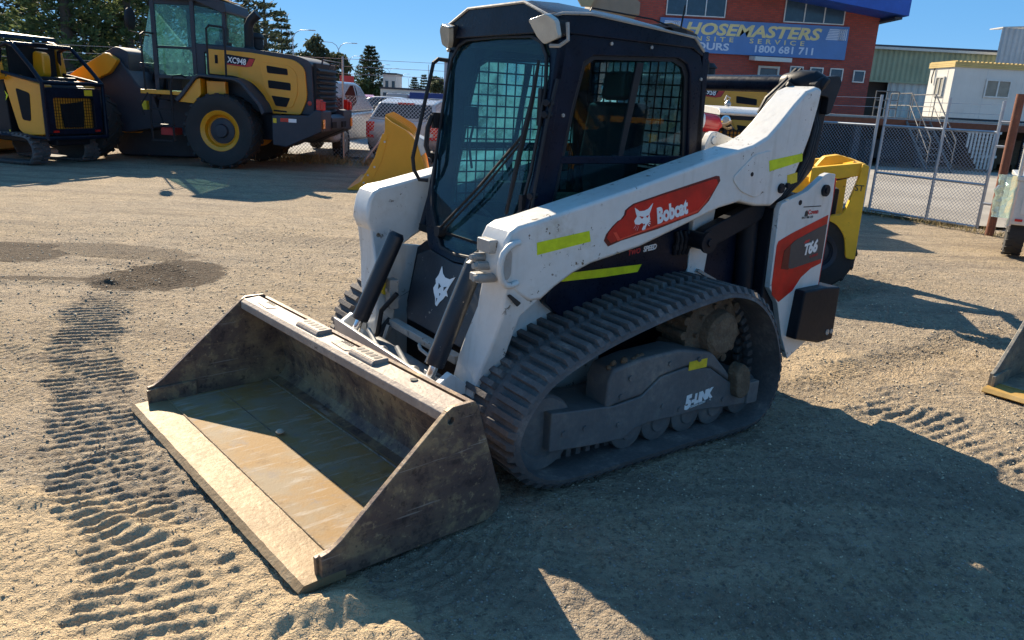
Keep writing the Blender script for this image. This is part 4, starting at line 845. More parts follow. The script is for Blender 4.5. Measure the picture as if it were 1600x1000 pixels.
MB().box(.80, .845, -.34, .34, .415, .455).box(.845, .852, -.2, -.12, .425, .455).box(.845, .852, .02, .12, .43, .45).build('front_ledge', 'greysteel', T, bev=.008)
MB().tube([(.90, .10, .45), (.92, .15, .445), (.93, .28, .44)], .009, 6).tube([(.86, -.32, .43), (.89, -.31, .36), (.88, -.30, .27)], .01, 6).split('latch_rod', 'greysteel', T)
MB().tube([(.93, -.30, .34), (.93, .34, .34)], .04, 14).build('torque_tube', 'frame', T)
MB().tube([(.83, -.36, .45), (.90, -.38, .36), (.93, -.36, .27), (.96, -.30, .22)], .014, 8).tube([(.83, -.34, .44), (.91, -.35, .34), (.94, -.33, .24)], .012, 8).tube([(.82, -.30, .60), (.88, -.36, .50), (.90, -.37, .36)], .013, 8).build('hydraulic_hose', 'plastic', T)
MB().box(.78, .83, -.42, -.36, .50, .66).cyl((.835, -.39, .60), (.84, -.39, .60), .014).build('bracket_plate', 'greysteel', T, bev=.006)
MB().prism(roundpoly([(.84, .72), (.86, .64), (.84, .56), (.80, .60)], .02), 'y', -.44, -.415).build('warning_sticker', 'yellowtag', T)
for s in (1, -1):
    y = s * .43
    c = MB(); top, bot = Vector((.775, s * .385, .905)), Vector((.985, s * .40, .45)); c.tube([top, top.lerp(bot, .04), top.lerp(bot, .98), bot], [.03, .043, .043, .038], 18)
    cy = c.build('tilt_cylinder', 'frontblack', T)
    dv = (bot - top).normalized(); sv = Vector((0, 1, 0)); nv = dv.cross(sv).normalized()
    if nv.x < 0: nv = -nv
    gd = MB(); gd.add([top + nv * .06 - sv * .045, top + nv * .066 - sv * .04, bot + nv * .066 - sv * .04, bot + nv * .06 - sv * .045, top + nv * .03 - sv * .06, bot + nv * .03 - sv * .06], [(0, 1, 2, 3), (0, 3, 5, 4)])
    MB().tube([top + nv * .028 - sv * .033, bot + nv * .028 - sv * .033], .006, 6).build('edge_highlight', 'greysteel', cy)  # thin pale tube put in for the sunlit edge highlight on the cylinder
    MB().tube([bot, bot + dv * .16], .022, 14).build('rod', 'chrome', cy)
    MB().cyl(bot + dv * .16 - sv * .05, bot + dv * .16 + sv * .05, .04).build('rod_eye', 'greysteel', cy)
qa = MB(); qa.prism([(1.00, .06), (.98, .20), (1.03, .42), (1.06, .43), (1.04, .22), (1.05, .07)], 'y', -.58, .58)
for s in (-1, 1): qa.prism([(.92, .08), (.90, .40), (.98, .46), (1.04, .42), (1.02, .1)], 'y', s * .50, s * .54); qa.prism([(.92, .08), (.92, .36), (1.0, .42), (1.02, .1)], 'y', s * .33, s * .36)
qa.build('quick_attach', 'white', T, bev=.006)
for s in (1, -1):
    MB().tube([(1.0, s * .16 - .10, .44), (1.01, s * .16 + .0, .40), (1.02, s * .16 + .06, .385)], [.012, .014, .013], 8).tube([(1.02, s * .16 + .06, .385), (1.025, s * .16 + .14, .405)], .02, 10).build('lock_lever', 'greysteel', T)
# --- bucket: a part of the machine, seated a little askew on its quick-attach
bk = bpy.data.objects.new('bucket', None); COL.objects.link(bk); bk.parent = T; bk.location = (.0073, -.0696, .004); bk.rotation_euler = (R(.3), 0, R(6))
make_bucket(bk)
for y0, y1 in ((-.315, -.105), (.19, .385)):
    g = MB(); g.box(1.268, 1.338, y0, y1, .505, .535); g.prism([(1.338, .535), (1.352, .52), (1.352, .48), (1.338, .49)], 'y', y0, y1)
    sg = g.build('step_grip', 'dustysteel', bk, bev=.005)
    hl = MB()
    for k in range(5): 
        yc = y0 + (y1 - y0) * (.14 + .18 * k); hl.prism(roundpoly([(1.285, yc - .011), (1.322, yc - .011), (1.322, yc + .011), (1.285, yc + .011)], .009), 'z', .5352, .5364)
        if k < 4: hl.cyl((1.3522, yc + .01, .505), (1.3535, yc + .01, .505), .007, n=10)
    hl.build('grip_hole_shade', 'blackink', sg)  # black flats painted for the shade within the grip's holes
for yc in (-.72, .085):
    pl = MB().prism(roundpoly([(1.285, yc - .075), (1.335, yc - .085), (1.345, yc + .06), (1.325, yc + .085), (1.285, yc + .08)], .015), 'z', .514, .5175).build('maker_plate', 'dustysteel', bk, bev=.001)
    text('DIGGA', (1.30, yc - .055, .518), (0, 1, 0), (-1, 0, 0), .03, 'blackink', pl, sx=1.0)
MB().cyl((1.30, .62, .5195), (1.30, .62, .5205), .016).build('bolt_hole_shade', 'blackink', bk)  # black disc coloured as the shade down a bolt's hole
st_ = MB().lathe([(.002, -.012), (.016, -.006), (.021, .002), (.013, .011), (.002, .013)], tuple(bk.matrix_basis @ Vector((1.505, -.19, .045))), (0, 0, 1), 9).build('stone', paint('pale_stone', (.5, .43, .33), .9, dirt=.1, bump=.3), None, smooth=60)
st_.matrix_world = T.matrix_basis.copy()
tag(st_, 'small pale stone lying on the bucket floor at the tip of the sunlit patch', 'stone')
# ------------------------------------------------------------------ wheel loaders
def tyre_mb(r, w, lugs=22, rim=.55):
    """tyre about the origin, axle along +y, outer side at y = w/2"""
    mb = MB(); h = w / 2
    mb.lathe([(r * rim, -h * .8), (r * .75, -h), (r * .93, -h * .96), (r * .975, -h * .8), (r * .98, 0), (r * .975, h * .8), (r * .93, h * .96), (r * .75, h), (r * rim, h * .8), (r * rim * .96, 0)], (0, 0, 0), (0, 1, 0), 48, closed=True)
    for k in range(lugs):
        for s in (1, -1):
            a = 2 * math.pi * (k + (.25 if s > 0 else -.25)) / lugs
            T_ = Matrix.Rotation(a, 4, 'Y') @ Matrix.Translation((0, s * h * .55, r * .965)) @ Matrix.Rotation(s * R(28), 4, 'Z')
            mb.box(-r * .05, r * .05, -h * .5, h * .42, -r * .03, r * .035, T_)
    return mb
def place(mb, x, y, z, flip=False):
    mb.v = [(a + x, (-b if flip else b) + y, c_ + z) for a, b, c_ in mb.v]; return mb
def wheel(parent, x, y, z, r, w, rimmat, out, lugs=22, rim=.55):
    t = place(tyre_mb(r, w, lugs, rim), x, y, z).build('wheel', 'tyre', parent, smooth=35)
    s = out; q = r * rim
    MB().lathe([(q * .99, -w * .36), (q * 1.04, w * .38), (q * .98, w * .41), (q * .80, w * .34), (q * .76, w * .12), (q * .72, w * .1), (q * .66, w * .14)], (x, y, z), (0, s, 0), 40).build('rim', rimmat, t, smooth=40)
    MB().lathe([(q * .66, w * .10), (q * .62, w * .17), (q * .35, w * .2), (q * .30, w * .3), (q * .1, w * .31)], (x, y, z), (0, s, 0), 32).build('hub', 'charcoal', t, smooth=40)
    return t
def taper(mb):
    mb.v = [(.6 + (x - .6) * .62, y * (1 - .3 * min(1, (.6 - x) / .85)), z) if x < .6 else (x, y, z) for x, y, z in mb.v]; return mb
def wheel_loader(label, loc, rz, badge, group):
    L = thing('wheel_loader', label, 'wheel loader', (*loc, 0), rz, group)
    for x in (0, 2.95):
        for s in (1, -1): wheel(L, x, s * .98, .72, .72, .54, 'yellow', s)
    fr = MB(); fr.prism([(-1.0, .55), (1.55, .55), (1.7, .85), (1.6, 1.25), (-1.0, 1.25)], 'y', -.42, .42); fr.cyl((0, -.8, .72), (0, .8, .72), .2); fr.prism([(1.5, .7), (2.3, .55), (3.4, .6), (3.5, 1.2), (3.0, 1.9), (2.35, 2.0), (2.0, 1.5), (1.7, 1.3)], 'y', -.45, .45); fr.cyl((2.95, -.8, .72), (2.95, .8, .72), .2)
    fr.build('chassis', 'charcoal', L, bev=.03)
    # hood with sculpted side skin
    MB().prism(roundpoly([(.38, 1.14), (.36, 2.34), (-.4, 2.32), (-1.45, 2.22), (-1.72, 2.12), (-1.76, 1.10)], [.02, .03, .02, .2, .1, .02], 6), 'y', -.74, .74).build('hood', 'charcoal', L, bev=.05, seg=3)
    skin = roundpoly([(.37, 1.80), (.36, 2.27), (-.55, 2.235), (-1.40, 2.14), (-1.60, 2.0), (-1.64, 1.42), (-1.50, 1.10), (-.90, 1.10), (-.78, 1.42), (-.55, 1.66), (-.2, 1.78)], [.01, .03, .05, .1, .14, .12, .05, .05, .08, .1, .1], 5)
    for s in (1, -1):
        sk = MB().prism(skin, 'y', s * .735, s * .785).build('hood_panel', 'yellow', L, bev=.018)
        pan = MB().prism(roundpoly([(-.70, 2.08), (-1.30, 2.03), (-1.44, 1.9), (-1.46, 1.52), (-1.34, 1.22), (-.98, 1.22), (-.76, 1.62)], .08, 4), 'y', s * .785, s * .798).build('vent_surround', 'yellow', sk, bev=.01)
        vt = MB()
        for q in ([(-.84, 2.01), (-1.26, 1.965), (-1.27, 1.845), (-.855, 1.87)], [(-.86, 1.735), (-1.315, 1.70), (-1.32, 1.555), (-.87, 1.585)], [(-.92, 1.445), (-1.30, 1.41), (-1.22, 1.235), (-1.0, 1.25)]): 
            MB().prism(roundpoly(q, .025), 'y', s * .798, s * .804).build('vent', 'interior', pan)
        MB().prism(roundpoly([(-.95, 1.175), (-1.22, 1.16), (-1.22, 1.13), (-.95, 1.145)], .012), 'y', s * .7855, s * .795).build('latch', 'interior', sk)
        MB().prism([(-.04, 2.185), (-.62, 2.125), (-.54, 1.975), (-.43, 1.955), (-.035, 1.985)], 'y', s * .786, s * .789).build('badge', 'cabblack', sk)
        MB().prism([(-.50, 2.12), (-.605, 2.11), (-.53, 1.975), (-.43, 1.957), (-.035, 1.989), (-.035, 2.01), (-.42, 1.985)], 'y', s * .7893, s * .791).build('badge_stripe', 'redink', sk)
        if s > 0: text(badge, (-.055, .7893, 2.035), (-1, 0, -.105), (0, 0, 1), .155, 'whiteink', sk, bold=.004, sx=.82)
        MB().box(.14, .20, s * .786, s * .79, 2.0, 2.16).build('hood_handle', 'interior', sk)
        # fenders
        f = MB(); path = [(.86, 1.28), (.72, 1.42), (.44, 1.74), (.36, 1.78), (-.36, 1.74), (-.50, 1.68), (-.86, 1.30), (-.94, 1.12)]
        th = .05; o_ = path + [(a * .93 , b - .055) for a, b in path[::-1]]
        f.prism(o_, 'y', s * .70, s * 1.24); f.build('fender', 'charcoal', L, bev=.02)
        MB().prism([(.80, 1.24), (.42, 1.68), (.34, 1.70), (.34, 1.40), (.5, 1.22)], 'y', s * .80, s * 1.18).build('fender_liner', 'yellow', L, bev=.01)
        MB().box(-.10, .28, s * .9, s * 1.05, 1.40, 1.66).build('tool_box', 'yellow', L, bev=.01)
        # counterweight side
        MB().prism(roundpoly([(-1.02, 1.07), (-1.02, .50), (-1.30, .47), (-2.02, .80), (-2.03, 1.20), (-1.9, 1.22), (-1.75, 1.10)], .03), 'y', s * .45, s * 1.10).build('counterweight', 'charcoal', L, bev=.03)
        MB().box(-1.12, -1.05, s * 1.1005, s * 1.103, .93, 1.02).build('warning_sticker', 'yellowtag', L)
        MB().box(-1.36, -1.20, s * 1.1005, s * 1.103, .96, 1.03).build('reflector_red', 'taillight', L)
        MB().box(-1.52, -1.362, s * 1.1005, s * 1.103, .955, 1.025).build('reflector_white', 'whiteink', L)
        MB().box(-1.99, -1.90, s * .88, s * 1.05, 1.2, 1.42).box(-2.05, -1.98, s * .9, s * 1.04, 1.21, 1.38).build('tail_lamp', 'taillight', L, bev=.01)
        MB().box(-2.05, -2.032, s * .94, s * 1.06, .86, 1.04).build('turn_lamp', 'amber', L, bev=.004)
        MB().lathe([(.04, 0), (.045, .01), (.01, .014)], (-1.68, s * .742, 1.33), (0, s, 0), 12).build('marker_lamp', 'taillight', L)
    MB().prism(roundpoly([(-1.35, .52), (-2.03, .82), (-2.05, 1.06), (-1.95, 1.12), (-1.4, 1.1)], .03), 'y', -.47, .47).build('counterweight_centre', 'charcoal', L, bev=.02)
    MB().box(-2.062, -2.048, -.5, -.2, .86, .98).box(-2.062, -2.048, .2, .5, .86, .98).split('counterweight_slot', 'interior', L)
    rg = MB(); rg.box(-1.80, -1.74, -.66, .66, 1.12, 2.10)
    for k in range(9): rg.prism([(-1.79, 1.16 + k * .1), (-1.86, 1.15 + k * .1), (-1.86, 1.17 + k * .1), (-1.79, 1.22 + k * .1)], 'y', -.62, .62)
    rg.build('rear_grille', 'plastic', L)
    MB().tube([(-1.9, .62, 2.08), (-1.92, .62, 2.17), (-1.92, -.62, 2.17), (-1.9, -.62, 2.08)], .02, 6).tube([(-1.9, .2, 2.0), (-1.95, .2, 2.12), (-1.95, -.2, 2.12), (-1.9, -.2, 2.0)], .015, 6).split('rear_rail', 'charcoal', L)
    # exhaust and air cleaner
    if badge == 'XC948': MB().tube([(-.36, .42, 2.30), (-.36, .42, 2.36), (-.36, .42, 2.74), (-.42, .42, 2.86), (-.56, .42, 2.98)], [.13, .09, .09, .09, .10], 14).build('exhaust', 'plastic', L)
    MB().lathe([(.05, 0), (.14, .02), (.14, .22), (.17, .23), (.17, .25), (.10, .33), (.03, .335)], (-.36, .05, 2.32), (0, 0, 1), 20).build('air_cleaner', 'plastic', L)
    # cab: corner posts, roof, panes
    cb_ = MB(); P = {}
    for s in (1, -1):
        y = s * .75
        for a, b in (((1.42, 1.30), (1.42, 3.14)), ((.62, 1.30), (.60, 3.16)), ((-.22, 2.30), (-.22, 2.98))): cb_.box(a[0] - .045, a[0] + .045, y - .03, y + .03, a[1], b[1])
        cb_.prism([(.66, 1.72), (.66, 2.36), (-.22, 2.36), (-.22, 2.26), (.34, 2.2), (.34, 1.72)], 'y', y - .025, y + .025)
        cb_.box(-.22, 1.46, y - .03, y + .03, 3.05, 3.16); cb_.box(.6, 1.46, y - .03, y + .03, 1.66, 1.74); cb_.box(.6, 1.42, y - .02, y + .02, 2.24, 2.29)
    cb_.box(-.26, -.2, -.75, .75, 2.26, 2.36); cb_.box(1.40, 1.86, -.6, .6, 1.85, 1.95); cb_.box(.3, 1.46, -.74, .74, 1.25, 1.4)
    cab_ = taper(cb_).build('cab', 'charcoal', L, bev=.015)
    taper(MB().prism(roundpoly([(1.56, 3.14), (1.52, 3.26), (.6, 3.32), (-.30, 3.16), (-.36, 2.97), (-.2, 2.96), (.5, 3.14)], .04), 'y', -.82, .82)).build('cab_roof', 'charcoal', cab_, bev=.04)
    taper(MB().prism([(1.40, 3.22), (.6, 3.325), (-.2, 3.2), (-.2, 3.22), (.6, 3.345), (1.40, 3.24)], 'y', -.7, .7)).build('roof_panel', 'yellow', cab_)
    for s in (1, -1):
        MB().prism([(.64, 1.74), (1.38, 1.74), (1.38, 3.05), (.64, 3.05)], 'y', s * .752, s * .756).build('door_glass', 'glassL', cab_)
        taper(MB().prism([(.58, 2.36), (-.2, 2.34), (-.2, 2.98), (.56, 3.06)], 'y', s * .752, s * .756)).build('side_glass', 'glassL', cab_)
        w = MB().quad((1.44, s * .75, 1.74), (1.44, s * .75, 3.12), (1.56, s * .52, 3.12), (1.84, s * .52, 2.09), (1.80, s * .55, 1.9)).build('corner_glass', 'glassL', cab_)
    MB().quad((1.56, .52, 3.12), (1.84, .52, 2.09), (1.84, -.52, 2.09), (1.56, -.52, 3.12)).quad((1.84, .52, 2.09), (1.80, .55, 1.9), (1.80, -.55, 1.9), (1.84, -.52, 2.09)).build('windscreen', 'glassL', cab_)
    taper(MB().quad((-.22, .72, 2.36), (-.22, -.72, 2.36), (-.22, -.72, 2.98), (-.22, .72, 2.98))).build('rear_glass', 'glassL', cab_)
    si = MB(); si.box(.3, .85, -.26, .26, 1.55, 1.75); si.box(.28, .42, -.25, .25, 1.7, 2.45); si.box(.28, .38, -.12, .12, 2.48, 2.72); si.box(1.2, 1.5, -.2, .2, 1.4, 2.0)
    si.tube([(1.3, 0, 1.9), (1.12, 0, 2.12)], .03, 8).tube([(1.12 + .05 * math.sin(a), .19 * math.cos(a), 2.12 + .17 * math.sin(a)) for a in np.linspace(0, 6.28, 17)], .014, 6)
    si.build('cab_interior', 'seat', L, bev=.02)
    # access: deck, ladder, rails
    MB().box(.72, 1.55, .55, 1.2, 1.36, 1.44).build('deck', 'yellow', L, bev=.01)
    ld = MB()
    for x in (.92, 1.36): ld.tube([(x, 1.16, 1.38), (x, 1.22, 1.0), (x, 1.22, .46)], .022, 6)
    for z in (.48, .78, 1.08): ld.box(.92, 1.36, 1.14, 1.26, z - .015, z + .015)
    ld.build('ladder', 'plastic', L)
    MB().tube([(.92, 1.22, 1.0), (.92, 1.22, 1.55), (.87, 1.20, 1.72), (.72, 1.18, 1.74), (.66, 1.1, 1.7)], .02, 6).tube([(1.46, 1.16, 1.42), (1.47, 1.18, 2.45), (1.44, 1.1, 2.5), (1.42, .8, 2.5)], .02, 6).tube([(1.40, 1.2, 1.38), (1.55, 1.22, 1.15), (1.50, 1.22, .95)], .018, 6).split('handrail', 'plastic', L)
    MB().tube([(.20, 1.1, 1.78), (.20, 1.1, 2.62), (.14, 1.1, 2.68), (-.12, 1.1, 2.66), (-.16, 1.1, 2.6), (-.15, 1.1, 1.72)], .022, 6).build('grab_rail', 'plastic', L)
    MB().box(.98, 1.25, .75, 1.1, .58, .72).build('red_step', 'redink', L, bev=.01)
    MB().box(1.5, 1.6, 1.0, 1.1, 1.05, 1.22).build('amber_tag', 'yellowtag', L)
    mr = MB(); mr.tube([(1.5, .8, 2.45), (1.62, 1.3, 2.5), (1.62, 1.3, 2.6)], .014, 6); mr.lathe([(.02, 0), (.14, .01), (.15, .05), (.12, .07)], (1.60, 1.32, 2.72), (-1, .1, 0), 16); mr.v = [(a, b, 2.72 + (c_ - 2.72) * 1.35 if c_ > 2.55 else c_) for a, b, c_ in mr.v]
    mr.build('mirror', 'plastic', L)
    mg = MB(); mg.lathe([(.01, 0), (.12, .001), (.12, .004)], (1.585, 1.32, 2.72), (1, -.1, 0), 16).build('mirror_glass', 'chrome', L)
    # front frame tower and boom
    bo = MB()
    for s in (1, -1):
        bo.prism(roundpoly([(2.30, 1.98), (2.55, 2.12), (3.2, 1.75), (4.3, 1.0), (4.9, .42), (4.8, .22), (4.5, .35), (3.6, 1.2), (2.5, 1.72)], .06), 'y', s * .46, s * .60)
    bo.build('boom', 'yellow', L, bev=.02)
    MB().prism(roundpoly([(2.2, 1.2), (2.2, 2.15), (2.45, 2.25), (2.75, 2.1), (3.3, 1.3), (3.3, .9)], .06), 'y', -.38, .38).build('front_tower', 'charcoal', L, bev=.03)
    MB().tube([(2.4, 0, 1.9), (4.2, 0, 1.5)], .09, 12).tube([(4.2, 0, 1.5), (4.7, 0, .8)], .06, 12).build('tilt_link', 'charcoal', L)
    MB().prism([(4.75, .1), (4.75, 1.0), (4.95, 1.3), (5.0, 1.25), (4.9, .5), (5.2, .08), (5.9, .05), (5.9, .02), (5.1, .02)], 'y', -1.25, 1.25).build('bucket', 'bucketyellow', L, bev=.01)
    return L
wheel_loader('yellow and charcoal wheel loader parked beside the wire fence, its cab ladder facing us', (-5.9, 16.5), 177, 'XC948', 'wheel loaders')
wheel_loader('yellow wheel loader half hidden behind the white track loader, its hood under the black crossbar', (3.3, 15.9), 177, 'XC958', 'wheel loaders').scale = (.94, .94, .94)

# ------------------------------------------------------------------ compact machines seen from behind
def track_machine(root, hw=.75, body='yellow'):
    """small crawler seen from its back: x forward, back guard at x = 0"""
    prof = [(.25, .24), (.30, .42), (.5, .55), (1.3, .56), (2.0, .5), (2.2, .3), (2.12, .08), (1.95, 0), (.55, 0), (.33, .07)]
    for s in (1, -1): crawler('crawler_track', prof, s * (hw - .36) if s > 0 else -(hw + .02), s * (hw + .02) if s > 0 else -(hw - .36), root, 'rubber', nl=46, lug=.03, guide=False)
    MB().prism([(.12, .35), (.1, 1.42), (.35, 1.5), (1.2, 1.3), (2.1, 1.1), (2.2, .4)], 'y', -hw + .37, hw - .37).build('hull', 'black', root, bev=.03)
    for s in (1, -1):
        sp = MB().prism(roundpoly([(.12, .55), (.10, 1.44), (.85, 1.60), (.98, 1.5), (.75, .62), (.6, .52)], .05), 'y', s * (hw - .38), s * (hw - .14)).build('side_panel', body, root, bev=.02)
        MB().prism(roundpoly([(.42, .78), (.38, 1.28), (.70, 1.36), (.62, .8)], .05), 'y', s * (hw - .14), s * (hw - .134)).build('side_vent', 'interior', sp)
        MB().prism(roundpoly([(.95, .5), (1.0, 1.50), (2.1, 1.2), (2.2, .5)], .04), 'y', s * (hw - .38), s * (hw - .16)).build('side_cover', 'black', root, bev=.02)
        MB().prism(roundpoly([(.9, 1.5), (1.0, 2.15), (1.2, 2.25), (1.6, 1.9), (2.9, .8), (3.0, .4), (2.8, .35), (2.6, .8), (1.4, 1.45)], .06), 'y', s * (hw - .15), s * (hw + .0)).build('lift_arm', body, root, bev=.02)
        g = MB()
        g.tube([(.0, s * (hw - .08), .5), (.0, s * (hw - .08), 1.48), (.25, s * (hw - .1), 1.75), (.62, s * (hw - .12), 2.1), (.75, s * (hw - .12), 2.13), (.95, s * (hw - .12), 2.05), (1.0, s * (hw - .1), 1.62)], .038, 10)
        g.tube([(.0, s * (hw - .08), 1.48), (.5, s * (hw - .06), 1.56), (1.0, s * (hw - .1), 1.64)], .032, 8)
        g.build('guard_hoop', 'cabblack', root)
    b = MB()
    for z in (.5, 1.48): b.tube([(0, -hw + .08, z), (0, hw - .08, z)], .038, 10)
    b.tube([(.66, -hw + .12, 2.12), (.66, hw - .12, 2.12)], .042, 10)
    b.tube([(.05, hw - .10, .5), (1.0, hw + .02, .52)], .03, 8)
    b.split('guard_rail', 'cabblack', root)
    d = MB().ring([(.02, a, z) for a, z in roundpoly([(-hw + .13, .56), (-hw + .13, 1.40), (hw - .13, 1.40), (hw - .13, .56)], .1)], [(.02, a, z) for a, z in roundpoly([(-hw + .30, .66), (-hw + .30, 1.22), (hw - .30, 1.22), (hw - .30, .66)], .05)], (.08, 0, 0)).build('rear_door', 'cabblack', root, bev=.012)
    MB().box(.09, .11, -hw + .3, hw - .3, .66, 1.22).build('grille_backing', body, d)
    MB().prism([(-.22, .68), (-.26, 1.16), (.26, 1.10), (.22, .68)], 'x', .07, .088).build('radiator', 'interior', d)
    gm = MB(); n = 16
    for k in range(n + 1): yy = -hw + .3 + (2 * hw - .6) * k / n; gm.box(.045, .053, yy - .004, yy + .004, .66, 1.22)
    for k in range(11): zz = .66 + .56 * k / 10; gm.box(.04, .048, -hw + .3, hw - .3, zz - .004, zz + .004)
    gm.build('grille_mesh', 'interior', d)
    MB().box(.0, .015, -hw + .34, -hw + .22, .60, .635).build('tail_lamp', 'taillight', d); MB().box(.0, .015, hw - .34, hw - .22, .60, .635).build('tail_lamp', 'taillight', d)
    MB().box(.008, .018, -.42, -.24, 1.265, 1.37).build('warning_sticker', 'yellowtag', d)
    return root
sv = thing('compact_track_loader', 'black and yellow compact crawler with a black tube cage over its wire grille back', 'track loader', (-8.4, 14.65, 0), 163)
track_machine(sv)
text('ASV', (1.62, .592, 1.08), (-1, 0, 0), (0, 0, 1), .26, 'whiteink', sv, shear=.25, bold=.006)
MB().prism([(1.0, 1.30), (.92, 1.22), (1.0, 1.12), (.97, 1.22)], 'y', .5905, .593).build('lime_tick', 'lime', sv)
MB().box(.55, .75, -.1, .2, 2.163, 2.168).box(.61, .71, -.08, .12, 2.075, 2.085).build('bar_sticker', 'whiteink', sv)
cg = MB(); cg.box(.9, .96, -.5, .5, 1.5, 2.2); cg.box(.98, 1.9, -.55, -.5, 1.5, 2.1); 
cg.build('cab_back', 'interior', sv, bev=.02)
MB().prism(roundpoly([(.95, 2.22), (1.0, 2.30), (2.6, 2.42), (2.6, 2.32)], .02), 'y', -.62, .62).build('canopy', 'cabblack', sv, bev=.02)
MB().box(.2, .6, -.3, .3, 1.5, 1.58).build('engine_lid', 'black', sv, bev=.03)
MB().prism(roundpoly([(.62, 1.55), (.60, 2.0), (.85, 2.05), (.9, 1.6)], .1), 'y', -.12, .05).build('seat_shell', 'yellow', sv, bev=.03)
MB().prism([(.96, .60), (.97, .52), (1.0, .60)], 'y', .6, .602).build('yellow_tag', 'yellowtag', sv)
# attachment standing between the crawler and the loader
at = thing('auger_drive', 'dark hydraulic attachment with a round lemon yellow cap, standing beyond the caged crawler', 'attachment', (-8.0, 17.4, 0), 10)
MB().prism(roundpoly([(-.9, .0), (-1.1, .9), (-.9, 1.75), (-.2, 1.9), (.9, 1.9), (1.0, 1.2), (.8, .0)], .15), 'y', -.35, .35).build('body', 'charcoal', at, bev=.04)
MB().prism(roundpoly([(-1.0, .5), (-1.1, .95), (-.8, 1.5), (-.45, 1.1), (-.35, .5)], .08), 'y', -.42, -.36).build('side_plate', 'yellow', at, bev=.01)
MB().lathe([(.02, 0), (.2, .02), (.24, .1), (.24, .3), (.15, .4), (.02, .42)], (-.55, -.2, 1.72), (.3, -.3, 1), 20).build('cap', 'brightyellow', at, smooth=50)
for k in range(5): MB().tube([(-.1 + .22 * k, -.38, 1.4 - .08 * k), (.0 + .22 * k, -.55, 1.75 - .05 * k), (.2 + .2 * k, -.42, 1.95 - .1 * k), (.3 + .2 * k, -.36, 1.3)], .03, 8).build('hydraulic_hose', 'plastic', at)
text('XCMG', (-.75, -.366, 1.52), (1, 0, 0), (0, 0, 1), .2, 'whiteink', at, bold=.006)
# low machine with two round lamps behind the subject
lm = thing('compact_track_loader', 'low dark machine with white lid, two round lamps and gold wire grille', 'track loader', (3.52, 12.0, -.12), 93)
lb = MB().prism([(.05, .3), (.0, 1.3), (.2, 1.45), (1.7, 1.3), (1.8, .3)], 'y', -.6, .6).build('hull', 'black', lm, bev=.03)
MB().prism(roundpoly([(-.12, 1.70), (.0, 1.76), (.9, 1.80), (1.0, 1.72), (.9, 1.69), (-.1, 1.66)], .02), 'y', -.56, .56).build('lid', 'white', lm, bev=.012)
MB().prism([(-.11, 1.655), (-.08, 1.50), (.05, 1.44), (.9, 1.5), (.95, 1.68)], 'y', -.55, -.36).prism([(-.11, 1.655), (-.08, 1.50), (.05, 1.44), (.9, 1.5), (.95, 1.68)], 'y', .36, .55).box(-.10, .9, -.36, .36, 1.60, 1.655).build('lamp_bar', 'black', lm, bev=.01)
for s in (1, -1):
    hl = MB().lathe([(.07, 0), (.075, .03), (.06, .035), (.02, .045)], (-.085, s * .46, 1.585), (-1, 0, 0), 20).build('head_lamp', 'chrome', lm, smooth=50)
    MB().lathe([(.055, .036), (.05, .046), (.01, .052)], (-.085, s * .46, 1.585), (-1, 0, 0), 20).build('lens', 'lens', hl, smooth=50)
for s in (1, -1): MB().tube([(.0, s * .42, 1.45), (.0, s * .42, .7)], .03, 8).build('guard_post', 'cabblack', lm)
g = MB().box(.03, .05, -.5, .5, .7, 1.44).build('grille_backing', 'yellow', lm)
gm = MB()
for k in range(19): gm.box(-.01, .01, -.505 + .056 * k - .007, -.505 + .056 * k + .007, .68, 1.46)
for k in range(14): gm.box(-.012, .008, -.52, .52, .69 + .057 * k - .007, .69 + .057 * k + .007)
gm.build('grille_mesh', 'interior', lm)
MB().tube([(-.03, -.12, 1.5), (-.08, -.05, 1.2), (-.05, .12, .9), (-.03, .1, .6)], .05, 8).build('hose', 'plastic', lm)
MB().lathe([(.03, 0), (.05, .02), (.05, .05), (.02, .09)], (.3, .33, 1.79), (0, 0, 1), 12).tube([(.3, .33, 1.87), (.3, .30, 1.92), (.3, .36, 1.95), (.3, .38, 1.88)], .014, 6).build('lift_eye', 'steel', lm)
for s in (1, -1): crawler('crawler_track', [(.1, .24), (.2, .45), (1.5, .5), (1.8, .3), (1.6, 0), (.3, 0)], s * .5 if s > 0 else -.8, .8 if s > 0 else -.5, lm, 'rubber', nl=36, lug=.03, guide=False)
